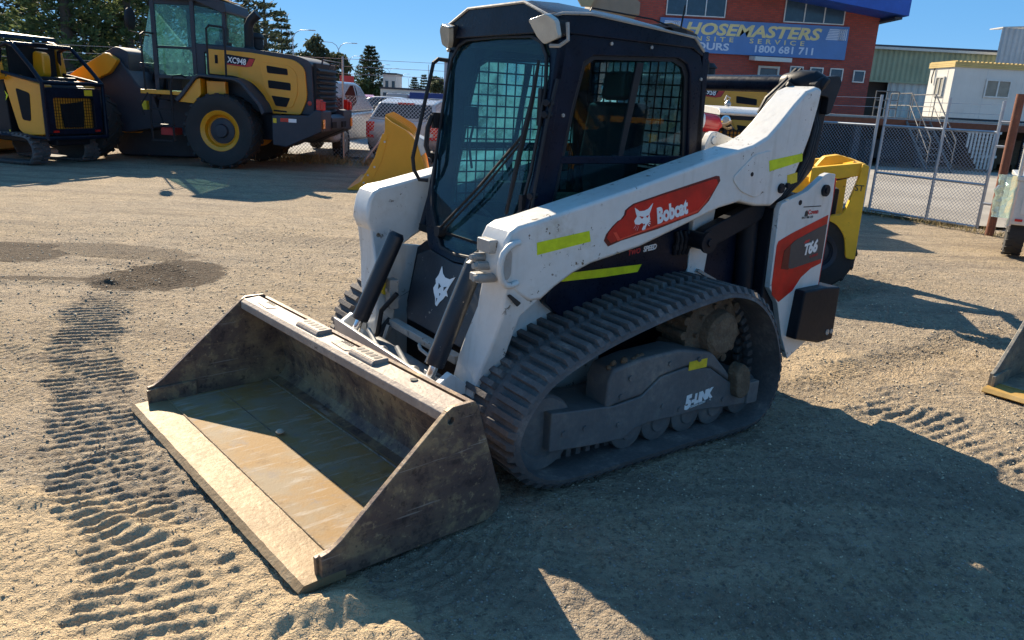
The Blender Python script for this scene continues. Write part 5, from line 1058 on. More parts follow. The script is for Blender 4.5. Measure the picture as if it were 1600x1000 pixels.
# yellow skid steer at right, behind the subject
sk = thing('skid_steer', 'lemon yellow skid steer with a black tyre, mostly hidden behind the white loader tail', 'skid steer', (2.75, 7.75, 0), 165)
MB().prism([(-.22, .3), (-.22, 1.02), (.1, 1.08), (1.2, .95), (1.6, .5), (1.5, .3)], 'y', -.42, .42).build('hull', 'brightyellow', sk, bev=.03)
MB().box(-.40, -.22, -.40, .40, .35, .95).build('rear_grille', 'plastic', sk, bev=.02)
for s in (1, -1):
    for x in (-.26, .76): wheel(sk, x, s * .50, .36, .36, .22, 'charcoal', s, 16, .52)
    pl = MB().prism(roundpoly([(-.52, 1.205), (-.578, 1.19), (-.595, .33), (-.515, .34), (-.475, .54), (-.39, .645), (-.30, .68), (-.33, .72), (-.43, .74), (-.475, .92), (-.51, 1.08)], [.01, .01, .03, .02, .06, .05, .02, .02, .06, .05, .02]), 'y', s * .56, s * .66).build('rear_upright', 'brightyellow', sk, bev=.012)
    MB().prism(roundpoly([(-.10, 1.14), (-.52, 1.212), (-.57, 1.18), (-.54, 1.10), (-.10, 1.0)], .015), 'y', s * .50, s * .62).build('top_beam', 'brightyellow', sk, bev=.012)
    MB().prism(roundpoly([(-.12, 1.0), (-.44, 1.09), (-.44, 1.07), (-.12, .97)], .005), 'y', s * .49, s * .6).build('beam_seam', 'black', sk)
    if s > 0: text('ST', (-.485, .6615, .965), (-1, 0, 0), (0, 0, 1), .075, 'blackink', pl, bold=.001)
MB().prism(roundpoly([(-.50, 1.12), (-.50, 1.205), (-.575, 1.20), (-.575, 1.12)], .01), 'y', -.5, .5).build('cross_plate', 'brightyellow', sk, bev=.01)
MB().prism(roundpoly([(-.15, 1.13), (-.22, 1.235), (-.34, 1.26), (-.50, 1.22)], .02), 'y', .2, .4).build('crumpled_flap', 'brightyellow', sk, bev=.01)
MB().tube([(-.15, .55, .75), (-.05, .57, .62), (.2, .56, .5)], .035, 10).build('cylinder', 'black', sk)
MB().box(-.30, .2, .66, .74, .14, .26).build('step', 'brightyellow', sk, bev=.01)
# loose buckets
b2 = thing('loader_bucket', 'empty grey steel bucket with an ochre cutting edge at the right edge of the yard', 'bucket')
b2.rotation_euler = (0, 0, R(219)); b2.location = (5.05, 4.944, 0)
M['edgeyellow'] = paint('ochre_edge', (.42, .25, .06), .6, dirt=.4, dcol=(.4, .3, .15), dscale=6, chips=.3)
make_bucket(b2, 'bucketgrey', 'bucketgrey', 'edgeyellow' if 'edgeyellow' in M else 'edgesteel', 'dustysteel')
yb = thing('loader_bucket', 'large ochre yellow bucket resting on its flat base near the wire fence', 'bucket', (-2.88, 12.9, 0), 96)
prof = [(0, .02), (.22, .16), (.45, .55), (.60, 1.0), (.60, 1.22), (.70, 1.15), (.95, 1.02), (1.12, .86), (1.28, .40), (1.32, .18), (1.22, .03), (.35, -.0)]
LM = Matrix.Rotation(R(-90), 4, 'Z')
for k, y0 in enumerate((0, 2.35)):
    sp = MB().prism([(a, b) for a, b in prof], 'y', y0, y0 + .03, LM).build('side_plate', 'bucketyellow', yb, bev=.006)
    MB().prism([(.0, .02), (.20, .14), (.43, .55), (.56, .95), (.66, .95), (.55, .5), (.35, .1), (.3, .0)], 'y', y0 - .012 if k == 0 else y0 + .03, y0 if k == 0 else y0 + .042, LM).build('side_cutter', 'bucketyellow', sp, bev=.004)
    bo = MB()
    for a, b in ((.25, .13), (.32, .26), (.43, .40), (.60, .82)): bo.cyl(LM @ Vector((a, -.012, b)), LM @ Vector((a, -.03, b)), .018, n=8)
    if k == 0: bo.build('bolt', 'steel', sp)
    MB().prism([(.50, .30), (1.2, .24), (1.2, .235), (.50, .295)], 'y', y0 - .004 if k == 0 else y0 + .03, y0 if k == 0 else y0 + .034, LM).build('weld_seam', 'bucketyellow', sp)
MB().prism([(.60, 1.22), (.70, 1.15), (.95, 1.02), (1.12, .86), (1.28, .40), (1.32, .18), (1.22, .03), (.35, 0), (.35, .03), (1.2, .06), (1.29, .18), (1.25, .4), (1.10, .83), (.93, .99), (.69, 1.12), (.6, 1.17)], 'y', .03, 2.35, LM).build('shell', 'bucketyellow', yb, bev=.004)
MB().prism([(-.03, .02), (.36, .035), (.36, 0), (0, 0)], 'y', -.02, 2.40, LM).build('cutting_edge', 'bucketyellow', yb)
for yy in (.25, .75, 1.25, 1.75, 2.2): MB().prism([(.58, 1.2), (.60, 1.27), (.75, 1.2), (1.0, 1.06), (1.1, .92), (.95, 1.02), (.7, 1.15)], 'y', yy, yy + .03, LM).build('rib', 'bucketyellow', yb)
MB().prism([(1.12, .87), (1.15, .93), (1.32, .85), (1.32, .70), (1.2, .6)], 'y', .03, .9, LM).build('sunlit_top', 'alu', yb, bev=.01)  # light grey plate, its colour stands for the bucket's sunlit top surface

wheel_loader('yellow wheel loader mirrored in the side window of the white track loader', (9.6, 1.2), 98, 'XC948', 'wheel loaders')  # unseen, out of frame; added for its yellow reflection in the side window
# ------------------------------------------------------------------ car park, yard, deck
def asphalt(name, a, b_, sc):
    m, nt, b = _nt(name); g = nt.nodes.new('ShaderNodeNewGeometry'); v = g.outputs['Position']
    n1 = _noise(nt, v, .4, 5, .6); n2 = _noise(nt, v, sc, 4, .7); n3 = _noise(nt, v, 3, 5, .65)
    c = _mix(nt, _ramp(nt, n1, .35, .65), a, b_); c = _mix(nt, _math(nt, 'MULTIPLY', _ramp(nt, n2, .5, .7), .5), c, tuple(x * .55 for x in a)); c = _mix(nt, _math(nt, 'MULTIPLY', _ramp(nt, n3, .55, .75), .4), c, tuple(x * 1.35 for x in b_))
    nt.links.new(c, b.inputs['Base Color']); b.inputs['Roughness'].default_value = .9; _bump(nt, b, n2, .5, .02); return m
M['carpark'] = asphalt('pale_bitumen', (.20, .19, .18), (.27, .255, .235), 30)
M['yard'] = asphalt('pale_concrete_yard', (.27, .24, .2), (.36, .325, .275), 22)
def sheet(name, pts, z, mat):
    o = MB().quad(*[(x, y, z) for x, y in pts]).build(name, mat, smooth=0); return tag(o, kind='structure')
sheet('car_park', [(-90, 19.2), (2.0, 19.2), (4.0, 30), (6, 95), (-120, 95)], .035, 'carpark')
sheet('concrete_yard', [(5.0, 14.6), (7.0, 12.3), (22, 10.0), (40, 26.8), (8.5, 26.8)], .035, 'yard')
M['concrete'] = asphalt('old_concrete', (.3, .28, .25), (.38, .36, .32), 9)
M['darkwall'] = paint('dark_brown_wall', (.06, .045, .035), .85, dirt=.3, dcol=(.14, .1, .07), dscale=.8)  # dark brown with lighter brown mottling
dk = thing('raised_deck', 'raised concrete deck with a dark open undercroft under the white site office', 'loading deck', (0, 0, 0))
MB().box(8.2, 34, 27.2, 58, 1.52, 1.70).build('slab', 'concrete', dk, bev=.02)
MB().box(8.4, 34, 30.6, 31.0, .03, 1.52).build('back_wall', 'darkwall', dk)
for x in (8.4, 11.6, 13.9, 17.6, 21.5, 26): MB().box(x, x + .22, 27.35, 27.6, .03, 1.52).build('post', 'charcoal', dk)
MB().box(8.2, 34, 27.12, 27.2, 1.40, 1.62).build('edge_beam', 'rust', dk)
# things stored under the deck
rn = random.Random(4)
for k, (x, y, w, h, c) in enumerate(((12.6, 28.6, 1.3, .9, 'charcoal'), (16.8, 28.7, 1.5, 1.1, 'mud'), (18.6, 28.4, .9, .7, 'yellow'), (19.7, 28.9, 1.2, 1.0, 'charcoal'))):
    cr = MB(); cr.box(x, x + w, y, y + .9, .22, h); [cr.box(x + w * q, x + w * q + .12, y, y + .9, .035, .22) for q in (0, .45, .9)]
    tag(cr.build('crate', c, bev=.02), ['low charcoal crate under the raised deck beside the steel stair', 'brown muddy crate under the deck, behind the slatted panel', 'small yellow crate under the deck beside the charcoal one', 'charcoal crate at the right end of the undercroft'][k], 'crate')
pn_ = MB()
for k in range(9): pn_.box(15.35 + k * .125, 15.42 + k * .125, 27.0, 27.03, .10 + max(0, (4 - k)) * .18, 1.36)
pn_.box(15.3, 16.5, 27.03, 27.06, 1.30, 1.38).box(15.95, 16.5, 27.03, 27.06, .5, .58)
tag(pn_.build('slatted_panel', 'alu'), 'white slatted panel leaning against the deck edge below the site office', 'panel')
# steel stair with hand rails
stt = thing('steel_stair', 'grey steel stair with hand rails climbing to the deck beside the site office', 'stair', (0, 0, 0))
for i in range(8):
    MB().box(13.25, 14.0, 25.3 + i * .24, 25.56 + i * .24, .16 + i * .19, .19 + i * .19).build('step', 'frame', stt)
for x in (13.22, 14.03):
    MB().tube([(x, 25.2, .04), (x, 27.2, 1.62)], .04, 6).build('stringer', 'frame', stt)
    h = MB(); h.tube([(x, 25.3, .15), (x, 25.3, 1.05), (x, 27.1, 2.5), (x, 28.6, 2.5), (x, 28.6, 1.7)], .022, 6); h.tube([(x, 25.3, .6), (x, 27.1, 2.1), (x, 28.6, 2.1)], .016, 6); h.tube([(x, 26.2, .85), (x, 26.2, 1.8)], .018, 6); h.tube([(x, 27.1, 1.6), (x, 27.1, 2.5)], .018, 6)
    h.build('hand_rail', 'frame', stt)
h = MB()
for z in (1.98, 2.25, 2.55): h.tube([(12.4, 28.0, z), (13.2, 28.0, z)], .02, 6)
for x in (12.4, 12.8, 13.2): h.tube([(x, 28.0, 1.7), (x, 28.0, 2.55)], .02, 6)
h.build('landing_rail', 'frame', stt)

# ------------------------------------------------------------------ site office
so = thing('site_office', 'white panelled site office with a yellow roof edge standing on the raised deck', 'site office', (14.62, 27.35, 1.72), 2)
M['panelwhite'] = paint('white_panel', (.60, .59, .55), .5, dirt=.15, dcol=(.4, .36, .28), dscale=1.2, streak=.2, vary=.05)
MB().box(0, 7.0, 0, 1.5, .06, 1.72).build('wall', 'panelwhite', so)
MB().box(.02, 6.98, .02, 1.48, 0, .06).build('skid', 'charcoal', so)
M['yelltrim'] = paint('faded_yellow_trim', (.52, .38, .14), .6, dirt=.2, dscale=2)
rf = MB()
for k in range(3): rf.box(-.05, 7.05, -.05 + k * .001, 1.55, 1.72 + k * .06, 1.775 + k * .06 )
for k in range(48): rf.box(.0 + k * .147, .07 + k * .147, -.075, 1.58, 1.895, 1.925)
rf.build('roof', 'yelltrim', so)
jn = MB()
for x in (1.15, 2.45, 3.7, 4.95): jn.box(x, x + .025, -.006, .0, .08, 1.71)
for y in (.35, 1.05): jn.box(-.006, 0, y, y + .025, .08, 1.71)
jn.build('joint_strip', 'alu', so)
M['blind'] = paint('grey_window_blind', (.25, .24, .2), .7, dirt=.1)
def window(par, x0, x1, z0, z1, y, ax='x', panes=2, fr='alu', gl='blind', d=.05, out=-1):
    """window in a wall facing -y (ax x) or -x (ax y)"""
    def B(mb, a0, a1, c0, c1, e0, e1): return mb.box(a0, a1, min(e0, e1), max(e0, e1), c0, c1) if ax == 'x' else mb.box(min(e0, e1), max(e0, e1), a0, a1, c0, c1)
    f = MB(); t = .05
    B(f, x0, x1, z0, z0 + t, y, y + out * d); B(f, x0, x1, z1 - t, z1, y, y + out * d)
    for k in range(panes + 1):
        xc = x0 + (x1 - x0 - t) * k / panes; B(f, xc, xc + t, z0 + t, z1 - t, y, y + out * d)
    w = f.build('window', fr, par); g = MB(); B(g, x0 + .01, x1 - .01, z0 + .01, z1 - .01, y + out * .004, y + out * d * .5); g.build('pane', gl, w); return w
M['winglass'] = paint('window_glass', (.03, .06, .09), .06, dirt=.08, dcol=(.2, .24, .26), bump=.02, bscale=3)
window(so, 1.15, 2.05, .78, 1.38, 0)
window(so, 3.35, 4.3, .78, 1.38, 0)
window(so, .45, .98, .75, 1.42, 0, 'y', 2, 'alu', 'blind')
MB().tube([(-.03, 1.2, 1.72), (-.06, 1.22, 1.4), (-.05, 1.2, 1.2)], .02, 6).build('cable', 'plastic', so)

# ------------------------------------------------------------------ brick building
def brick():
    m, nt, b = _nt('red_brick'); tc = nt.nodes.new('ShaderNodeTexCoord'); mp = nt.nodes.new('ShaderNodeMapping'); mp.inputs['Rotation'].default_value = (R(90), 0, 0); nt.links.new(tc.outputs['Object'], mp.inputs[0])
    br = nt.nodes.new('ShaderNodeTexBrick'); br.inputs['Scale'].default_value = 1; br.inputs['Brick Width'].default_value = .24; br.inputs['Row Height'].default_value = .086; br.inputs['Mortar Size'].default_value = .009
    br.inputs['Color1'].default_value = (.44, .075, .05, 1); br.inputs['Color2'].default_value = (.32, .055, .042, 1); br.inputs['Mortar'].default_value = (.13, .085, .07, 1); nt.links.new(mp.outputs[0], br.inputs['Vector'])
    n = _noise(nt, tc.outputs['Object'], .5, 6, .65); c = _mix(nt, _math(nt, 'MULTIPLY', _ramp(nt, n, .5, .75), .4), br.outputs['Color'], (.1, .05, .045))
    nt.links.new(c, b.inputs['Base Color']); b.inputs['Roughness'].default_value = .85; _bump(nt, b, br.outputs['Fac'], -.5, .02); return m
M['brick'] = brick()
bb = thing('brick_building', 'two storey red brick building with blue roof fascia and a hose shop sign', 'building', (0, 40, 0))
MB().box(5.0, 17.25, 0, 14, .2, 7.6).build('wall', 'brick', bb)
M['bluefascia'] = paint('weathered_blue_fascia', (.015, .085, .40), .5, dirt=.06, dcol=(.3, .33, .4), dscale=1.5, chips=.18, ccol=(.5, .52, .56))
rf = MB(); rf.add([(9.5, -1.9, 7.35), (17.75, -1.9, 6.28), (17.75, -1.9, 7.25), (9.5, -1.9, 8.6), (9.5, 14.5, 7.35), (17.75, 14.5, 6.28), (17.75, 14.5, 7.25), (9.5, 14.5, 8.6)], [(0, 1, 2, 3), (4, 7, 6, 5), (0, 4, 5, 1), (1, 5, 6, 2), (2, 6, 7, 3), (3, 7, 4, 0)])
rf.build('roof_fascia', 'bluefascia', bb)
MB().box(17.25, 17.6, -1.6, 14, 6.15, 6.25).build('soffit', 'charcoal', bb)
window(bb, 12.53, 15.5, 5.93, 7.0, 0, panes=3, gl='winglass', d=.08); window(bb, 6.75, 9.66, 5.98, 7.15, 0, panes=3, gl='winglass', d=.08)
for x in (13.2, 14.2, 15.2): window(bb, x, x + .66, 3.32, 3.92, 0, panes=1, gl='winglass', d=.08)
window(bb, 16.38, 16.95, 3.30, 3.88, 0, panes=1, gl='winglass', d=.08)
df = MB(); df.box(11.62, 11.72, -.1, 0, 1.72, 3.86).box(12.58, 12.68, -.1, 0, 1.72, 3.86).box(11.72, 12.58, -.1, 0, 3.76, 3.86).build('door_frame', 'panelwhite', bb)
MB().box(11.72, 12.58, -.05, 0, 1.72, 3.2).box(11.72, 12.58, -.06, 0, 3.22, 3.28).split('door_panel', 'charcoal', bb); MB().box(11.74, 12.56, -.04, 0, 3.3, 3.74).build('transom', 'winglass', bb)
MB().box(13.1, 13.16, -.08, 0, 1.72, 3.3).build('downpipe', 'panelwhite', bb)
MB().prism([(-1.1, 4.02), (0, 4.10), (0, 4.30), (-1.1, 4.22)], 'x', 11.1, 12.9).build('awning', 'panelwhite', bb, bev=.02)
sn = MB().box(6.5, 15.78, -.16, -.02, 4.32, 5.86).build('sign', paint('blue_sign', (.09, .21, .46), .5, dirt=.1, dcol=(.3, .33, .4), dscale=1, vary=.08), bb)
M['signcream'] = flat('cream_lettering', (.72, .60, .28)); M['signwhite'] = flat('pale_lettering', (.58, .64, .74))
text('HOSEMASTERS', (7.72, -.165, 5.18), (1, 0, 0), (0, 0, 1), .74, 'signcream', sn, shear=.22, bold=.026, sx=1.36)
text('ONSITE  SERVICE', (7.75, -.165, 4.88), (1, 0, 0), (0, 0, 1), .30, 'signcream', sn, bold=.006, sx=1.5, space=1.8)
text('24 HOURS', (7.05, -.165, 4.48), (1, 0, 0), (0, 0, 1), .46, 'signwhite', sn, bold=.012, sx=1.4)
text('1800 681 711', (11.2, -.165, 4.48), (1, 0, 0), (0, 0, 1), .46, 'signwhite', sn, bold=.012, sx=1.2)
for x0, w in ((6.6, .95), (14.7, .98)):
    ht = MB()
    for k in range(7): ht.box(x0 + .02 * k, x0 + w * (.6 if k % 2 else .9), -.165, -.161, 5.22 + k * .075, 5.27 + k * .075)
    for k in range(5): ht.box(x0 + w * .62 + k * .085, x0 + w * .62 + k * .085 + .05, -.165, -.161, 5.22, 5.74)
    ht.build('hose_fitting_mark', 'signwhite', sn)
# veranda at the left of the brick wall
MB().prism([(1.2, 7.4), (2.35, 5.75), (2.75, 5.75), (3.4, 6.9), (3.4, 7.6), (1.2, 8.4)], 'y', -3.9, -3.6).build('porch_gable', paint('cream_board', (.30, .27, .16), .7, dirt=.2, dscale=1.5), bb)
MB().prism([(2.75, 5.6), (4.98, 5.55), (4.98, 6.05), (3.4, 7.3), (2.75, 5.85)], 'y', -3.55, 6).build('porch_soffit', paint('beige_soffit', (.22, .19, .15), .8, dirt=.2, dscale=1), bb)
MB().box(4.3, 4.98, 1, 6, 4.2, 5.55).build('porch_pier', 'brick', bb); MB().box(4.78, 4.98, -.2, .3, 1.7, 5.55).build('porch_post', 'alu', bb)
MB().box(2.0, 4.3, 6, 6.3, 1.0, 5.6).build('porch_wall', 'darkwall', bb)

# ------------------------------------------------------------------ sheds behind
def corrugated(x0, x1, y, z0, z1, pitch=.3, amp=.05, ax='x'):
    mb = MB(); n = int((x1 - x0) / pitch) * 4; vs = []
    for i in range(n + 1):
        x = x0 + (x1 - x0) * i / n; d = (0, 0, amp, amp)[i % 4]
        vs += [(x, y - d, z0), (x, y - d, z1)] if ax == 'x' else [(y - d, x, z0), (y - d, x, z1)]
    return mb.add(vs, [(2 * i, 2 * i + 2, 2 * i + 3, 2 * i + 1) for i in range(n)])
M['greenclad'] = paint('faded_green_cladding', (.34, .37, .235), .6, dirt=.2, dcol=(.42, .4, .3), dscale=.8, streak=.3)
M['creamclad'] = paint('cream_roller_door', (.62, .6, .54), .6, dirt=.25, dcol=(.3, .26, .2), dscale=.6, streak=.35)
M['greyclad'] = paint('pale_zinc_cladding', (.5, .5, .49), .5, .1, dirt=.2, dscale=.7, streak=.2)
gs = thing('metal_shed', 'long shed with faded green upper cladding and a cream roller door', 'shed', (0, 48, 0))
corrugated(20.2, 33, -.05, 3.82, 5.62).build('upper_cladding', 'greenclad', gs, smooth=0)
corrugated(21.9, 30, .1, 1.7, 3.80, .42, .07).build('roller_door', 'creamclad', gs, smooth=0)
MB().box(20.2, 33, .6, 12, 1.7, 5.6).build('wall', 'darkwall', gs); MB().box(20.2, 33, -.12, .3, 3.74, 3.84).build('lintel', 'greenclad', gs)
r_ = corrugated(20.2, 33, -.3, 0, 1, .25, .04); r_.v = [(x, -.3 + z * 12, 5.66 + z * .5 - (y + .3)) for x, y, z in r_.v]; r_.build('roof', 'greyclad', gs, smooth=0)
MB().box(20.1, 33, -.36, -.28, 5.58, 5.72).build('gutter', 'creamclad', gs); MB().prism([(21.2, 5.9), (21.2, 6.12), (30, 6.15), (30, 5.9)], 'y', 3, 4).build('ridge_vent', 'charcoal', gs)
zs_ = thing('metal_shed', 'tall shed clad in pale upright corrugated sheet at the right edge', 'shed', (0, 46.5, 0))
corrugated(27.05, 40, -.05, 1.7, 6.95, .30, .08).build('front_cladding', 'greyclad', zs_, smooth=0)
MB().prism([(27.05, 6.94), (40, 7.9), (40, 7.98), (27.05, 7.0)], 'y', -.1, 1.2).build('roof', 'greyclad', zs_)

# ------------------------------------------------------------------ chain-link fences
def chainlink(par, a, b, h0, h1, pitch=.075, r=.0042, name='wire_mesh'):
    a, b = Vector((*a, 0)), Vector((*b, 0)); L = (b - a).length; d = (b - a) / L; H = h1 - h0
    P = lambda s, z: (a + d * s) + Vector((0, 0, h0 + z)); mb = MB(); n = int((L + H) / pitch)
    for k in range(n + 1):
        s = k * pitch
        s0, z0 = (s, 0) if s <= L else (L, s - L); s1, z1 = (s - H, H) if s >= H else (0, s)
        mb.tube([P(s0, z0), P(s1, z1)], r, 3, caps=False)
        s0, z0 = (s - H, 0) if s >= H else (0, H - s); s1, z1 = (s, H) if s <= L else (L, H - (s - L))
        if abs(s0 - s1) > 1e-6: mb.tube([P(s0, z0), P(s1, z1)], r, 3, caps=False)
    return mb.build(name, 'wire', par, smooth=0)
gt = thing('wire_gate', 'closed galvanised wire gate between a slim double post and a rusty red post', 'gate', (0, 0, 0))
g0, g1 = Vector((6.13, 13.33, 0)), Vector((7.08, 11.70, 0)); gd = (g1 - g0).normalized()
def gp(s, z): return g0 + gd * s + Vector((0, 0, z))
GL = (g1 - g0).length
f = MB()
for s in (0, GL * .56, GL): f.tube([gp(s, .06), gp(s, 1.95 if s in (0, GL) else 1.98)], .024, 8)
f.split('upright', 'galv', gt)
f = MB()
for z in (.08, .72, 1.50): f.tube([gp(0, z), gp(GL, z)], .02, 8)
f.split('rail', 'galv', gt)
w_ = MB()
for z in (1.62, 1.76, 1.90): w_.tube([gp(0, z), gp(GL, z - .01)], .005, 4)
w_.build('barbed_wire', 'wire', gt)
chainlink(gt, (g0.x, g0.y), (g1.x, g1.y), .08, 1.5, .06, .0032)
rp = thing('gate_post', 'leaning rusty red steel post holding the wire gate at its right end', 'post', (7.17, 11.5, 0))
MB().tube([(0, 0, -.1), (.0, 0, 2.05)], .06, 14).build('post', 'rust', rp); MB().tube([(-.1, .15, .45), (.0, 0, .45)], .02, 6).tube([(-.1, .15, 1.3), (.0, 0, 1.3)], .02, 6).tube([(-.1, .15, 1.65), (.0, 0, 1.65)], .02, 6).split('hinge', 'galv', rp)
fn = thing('wire_fence', 'galvanised wire fence with barbed top strands beside the gate and the yellow skid steer', 'fence', (0, 0, 0))
fa, fb = Vector((3.6, 17.6, 0)), Vector((6.06, 13.45, 0))
for t in (0, .34, .67, 1): MB().tube([fa.lerp(fb, t) + Vector((0, 0, -.1)), fa.lerp(fb, t) + Vector((0, 0, 2.0))], .026, 8).build('post', 'galv', fn)
MB().tube([fa + Vector((0, 0, 1.5)), fb + Vector((0, 0, 1.5))], .02, 8).build('rail', 'galv', fn)
w_ = MB(); [w_.tube([fa + Vector((0, 0, z)), fb + Vector((0, 0, z))], .005, 4) for z in (1.64, 1.8, 1.95)]; w_.build('barbed_wire', 'wire', fn)
chainlink(fn, (fa.x, fa.y), (fb.x, fb.y), .05, 1.5, .065, .0032)
fr_ = thing('wire_fence', 'wire fence running right from the rusty post behind the white trailer', 'fence', (0, 0, 0))
fa, fb = Vector((7.3, 11.4, 0)), Vector((11.6, 8.6, 0))
for t in (.5, 1): MB().tube([fa.lerp(fb, t) + Vector((0, 0, -.1)), fa.lerp(fb, t) + Vector((0, 0, 2.0))], .026, 8).build('post', 'galv', fr_)
MB().tube([fa + Vector((0, 0, 1.35)), fb + Vector((0, 0, 1.35))], .025, 8).build('rail', 'galv', fr_); chainlink(fr_, (fa.x, fa.y), (fb.x, fb.y), .05, 1.5, .065, .0032)
fl = thing('wire_fence', 'long wire fence with barbed top strands between the dirt yard and the car park', 'fence', (0, 0, 0))
fa, fb = Vector((-17, 18.6, 0)), Vector((3.6, 17.6, 0))
for t in np.linspace(0, 1, 9): MB().tube([fa.lerp(fb, t) + Vector((0, 0, -.1)), fa.lerp(fb, t) + Vector((0, 0, 2.35))], .024, 8).build('post', 'galv', fl)
w_ = MB(); [w_.tube([fa + Vector((0, 0, z)), fb + Vector((0, 0, z))], .006, 4) for z in (1.5, 1.98, 2.14, 2.3)]; w_.build('barbed_wire', 'wire', fl)
chainlink(fl, (-8.5, 18.19), (1.2, 17.72), .04, 1.5, .085, .0042)
MB().tube([(-3.6, 17.6, .05), (-2.9, 17.8, 1.0)], .03, 8).build('stay', 'galv', fl)

# ------------------------------------------------------------------ trailer at the right edge
tr = thing('box_trailer', 'white and aluminium trailer with a ladder frame at the right edge of the yard', 'trailer', (6.1, 9.5, 0), -30)
MB().box(.02, 2.6, .0, 1.5, .42, .98).build('body', 'alu', tr, bev=.02); MB().box(.12, 2.5, -.012, .0, .56, .93).build('side_panel', 'panelwhite', tr, bev=.004)
MB().box(.0, 2.62, -.02, 1.52, .96, 1.02).build('top_rail', 'bluefascia' if False else 'alu', tr, bev=.01)
lf = MB()
for x in (.03, .62, 1.3): lf.tube([(x, .02, .40), (x, .02, 2.2)], .028, 8)
for z in (1.15, 1.42, 1.7, 1.98): lf.tube([(.03, .02, z), (1.3, .02, z)], .018, 6)
lf.build('ladder_frame', 'alu', tr)
for x in (.14, 2.46):
    q = place(tyre_mb(.30, .20, 18), 0, 0, 0); q.v = [(b + x, a + .36, c_ + .30) for a, b, c_ in q.v]; tw = q.build('wheel', 'tyre', tr, smooth=35)
    MB().lathe([(.16, -.06), (.17, .06), (.14, .05), (.05, .03), (.04, .08), (.01, .09)], (x, .36, .30), (-1 if x < 1 else 1, 0, 0), 24).build('rim', 'alu', tw)
MB().tube([(.2, .36, .3), (2.4, .36, .3)], .05, 8).build('axle', 'charcoal', tr)
pw = MB(); rn = random.Random(8); n = 10; ring = []
for j in range(9):
    ring.append([(-.08 + (.08 + .02 * rn.random()) * math.cos(2 * math.pi * i / n) * (1 + .4 * rn.random()), .03 + .07 * math.sin(2 * math.pi * i / n) * (1 + .5 * rn.random()), .50 + j * .065) for i in range(n)])
pw.add([p for r in ring for p in r], [(j * n + i, j * n + (i + 1) % n, (j + 1) * n + (i + 1) % n, (j + 1) * n + i) for j in range(8) for i in range(n)] + [tuple(range(n)), tuple(range(8 * n, 9 * n))])
pwo = pw.build('plastic_wrap', glass('crumpled_film', (.75, .85, .8), 3, .35, (.6, .68, .64), .12), tr, smooth=0)
MB().box(.08, .16, -.03, -.0, .47, .50).build('reflector', 'taillight', tr)

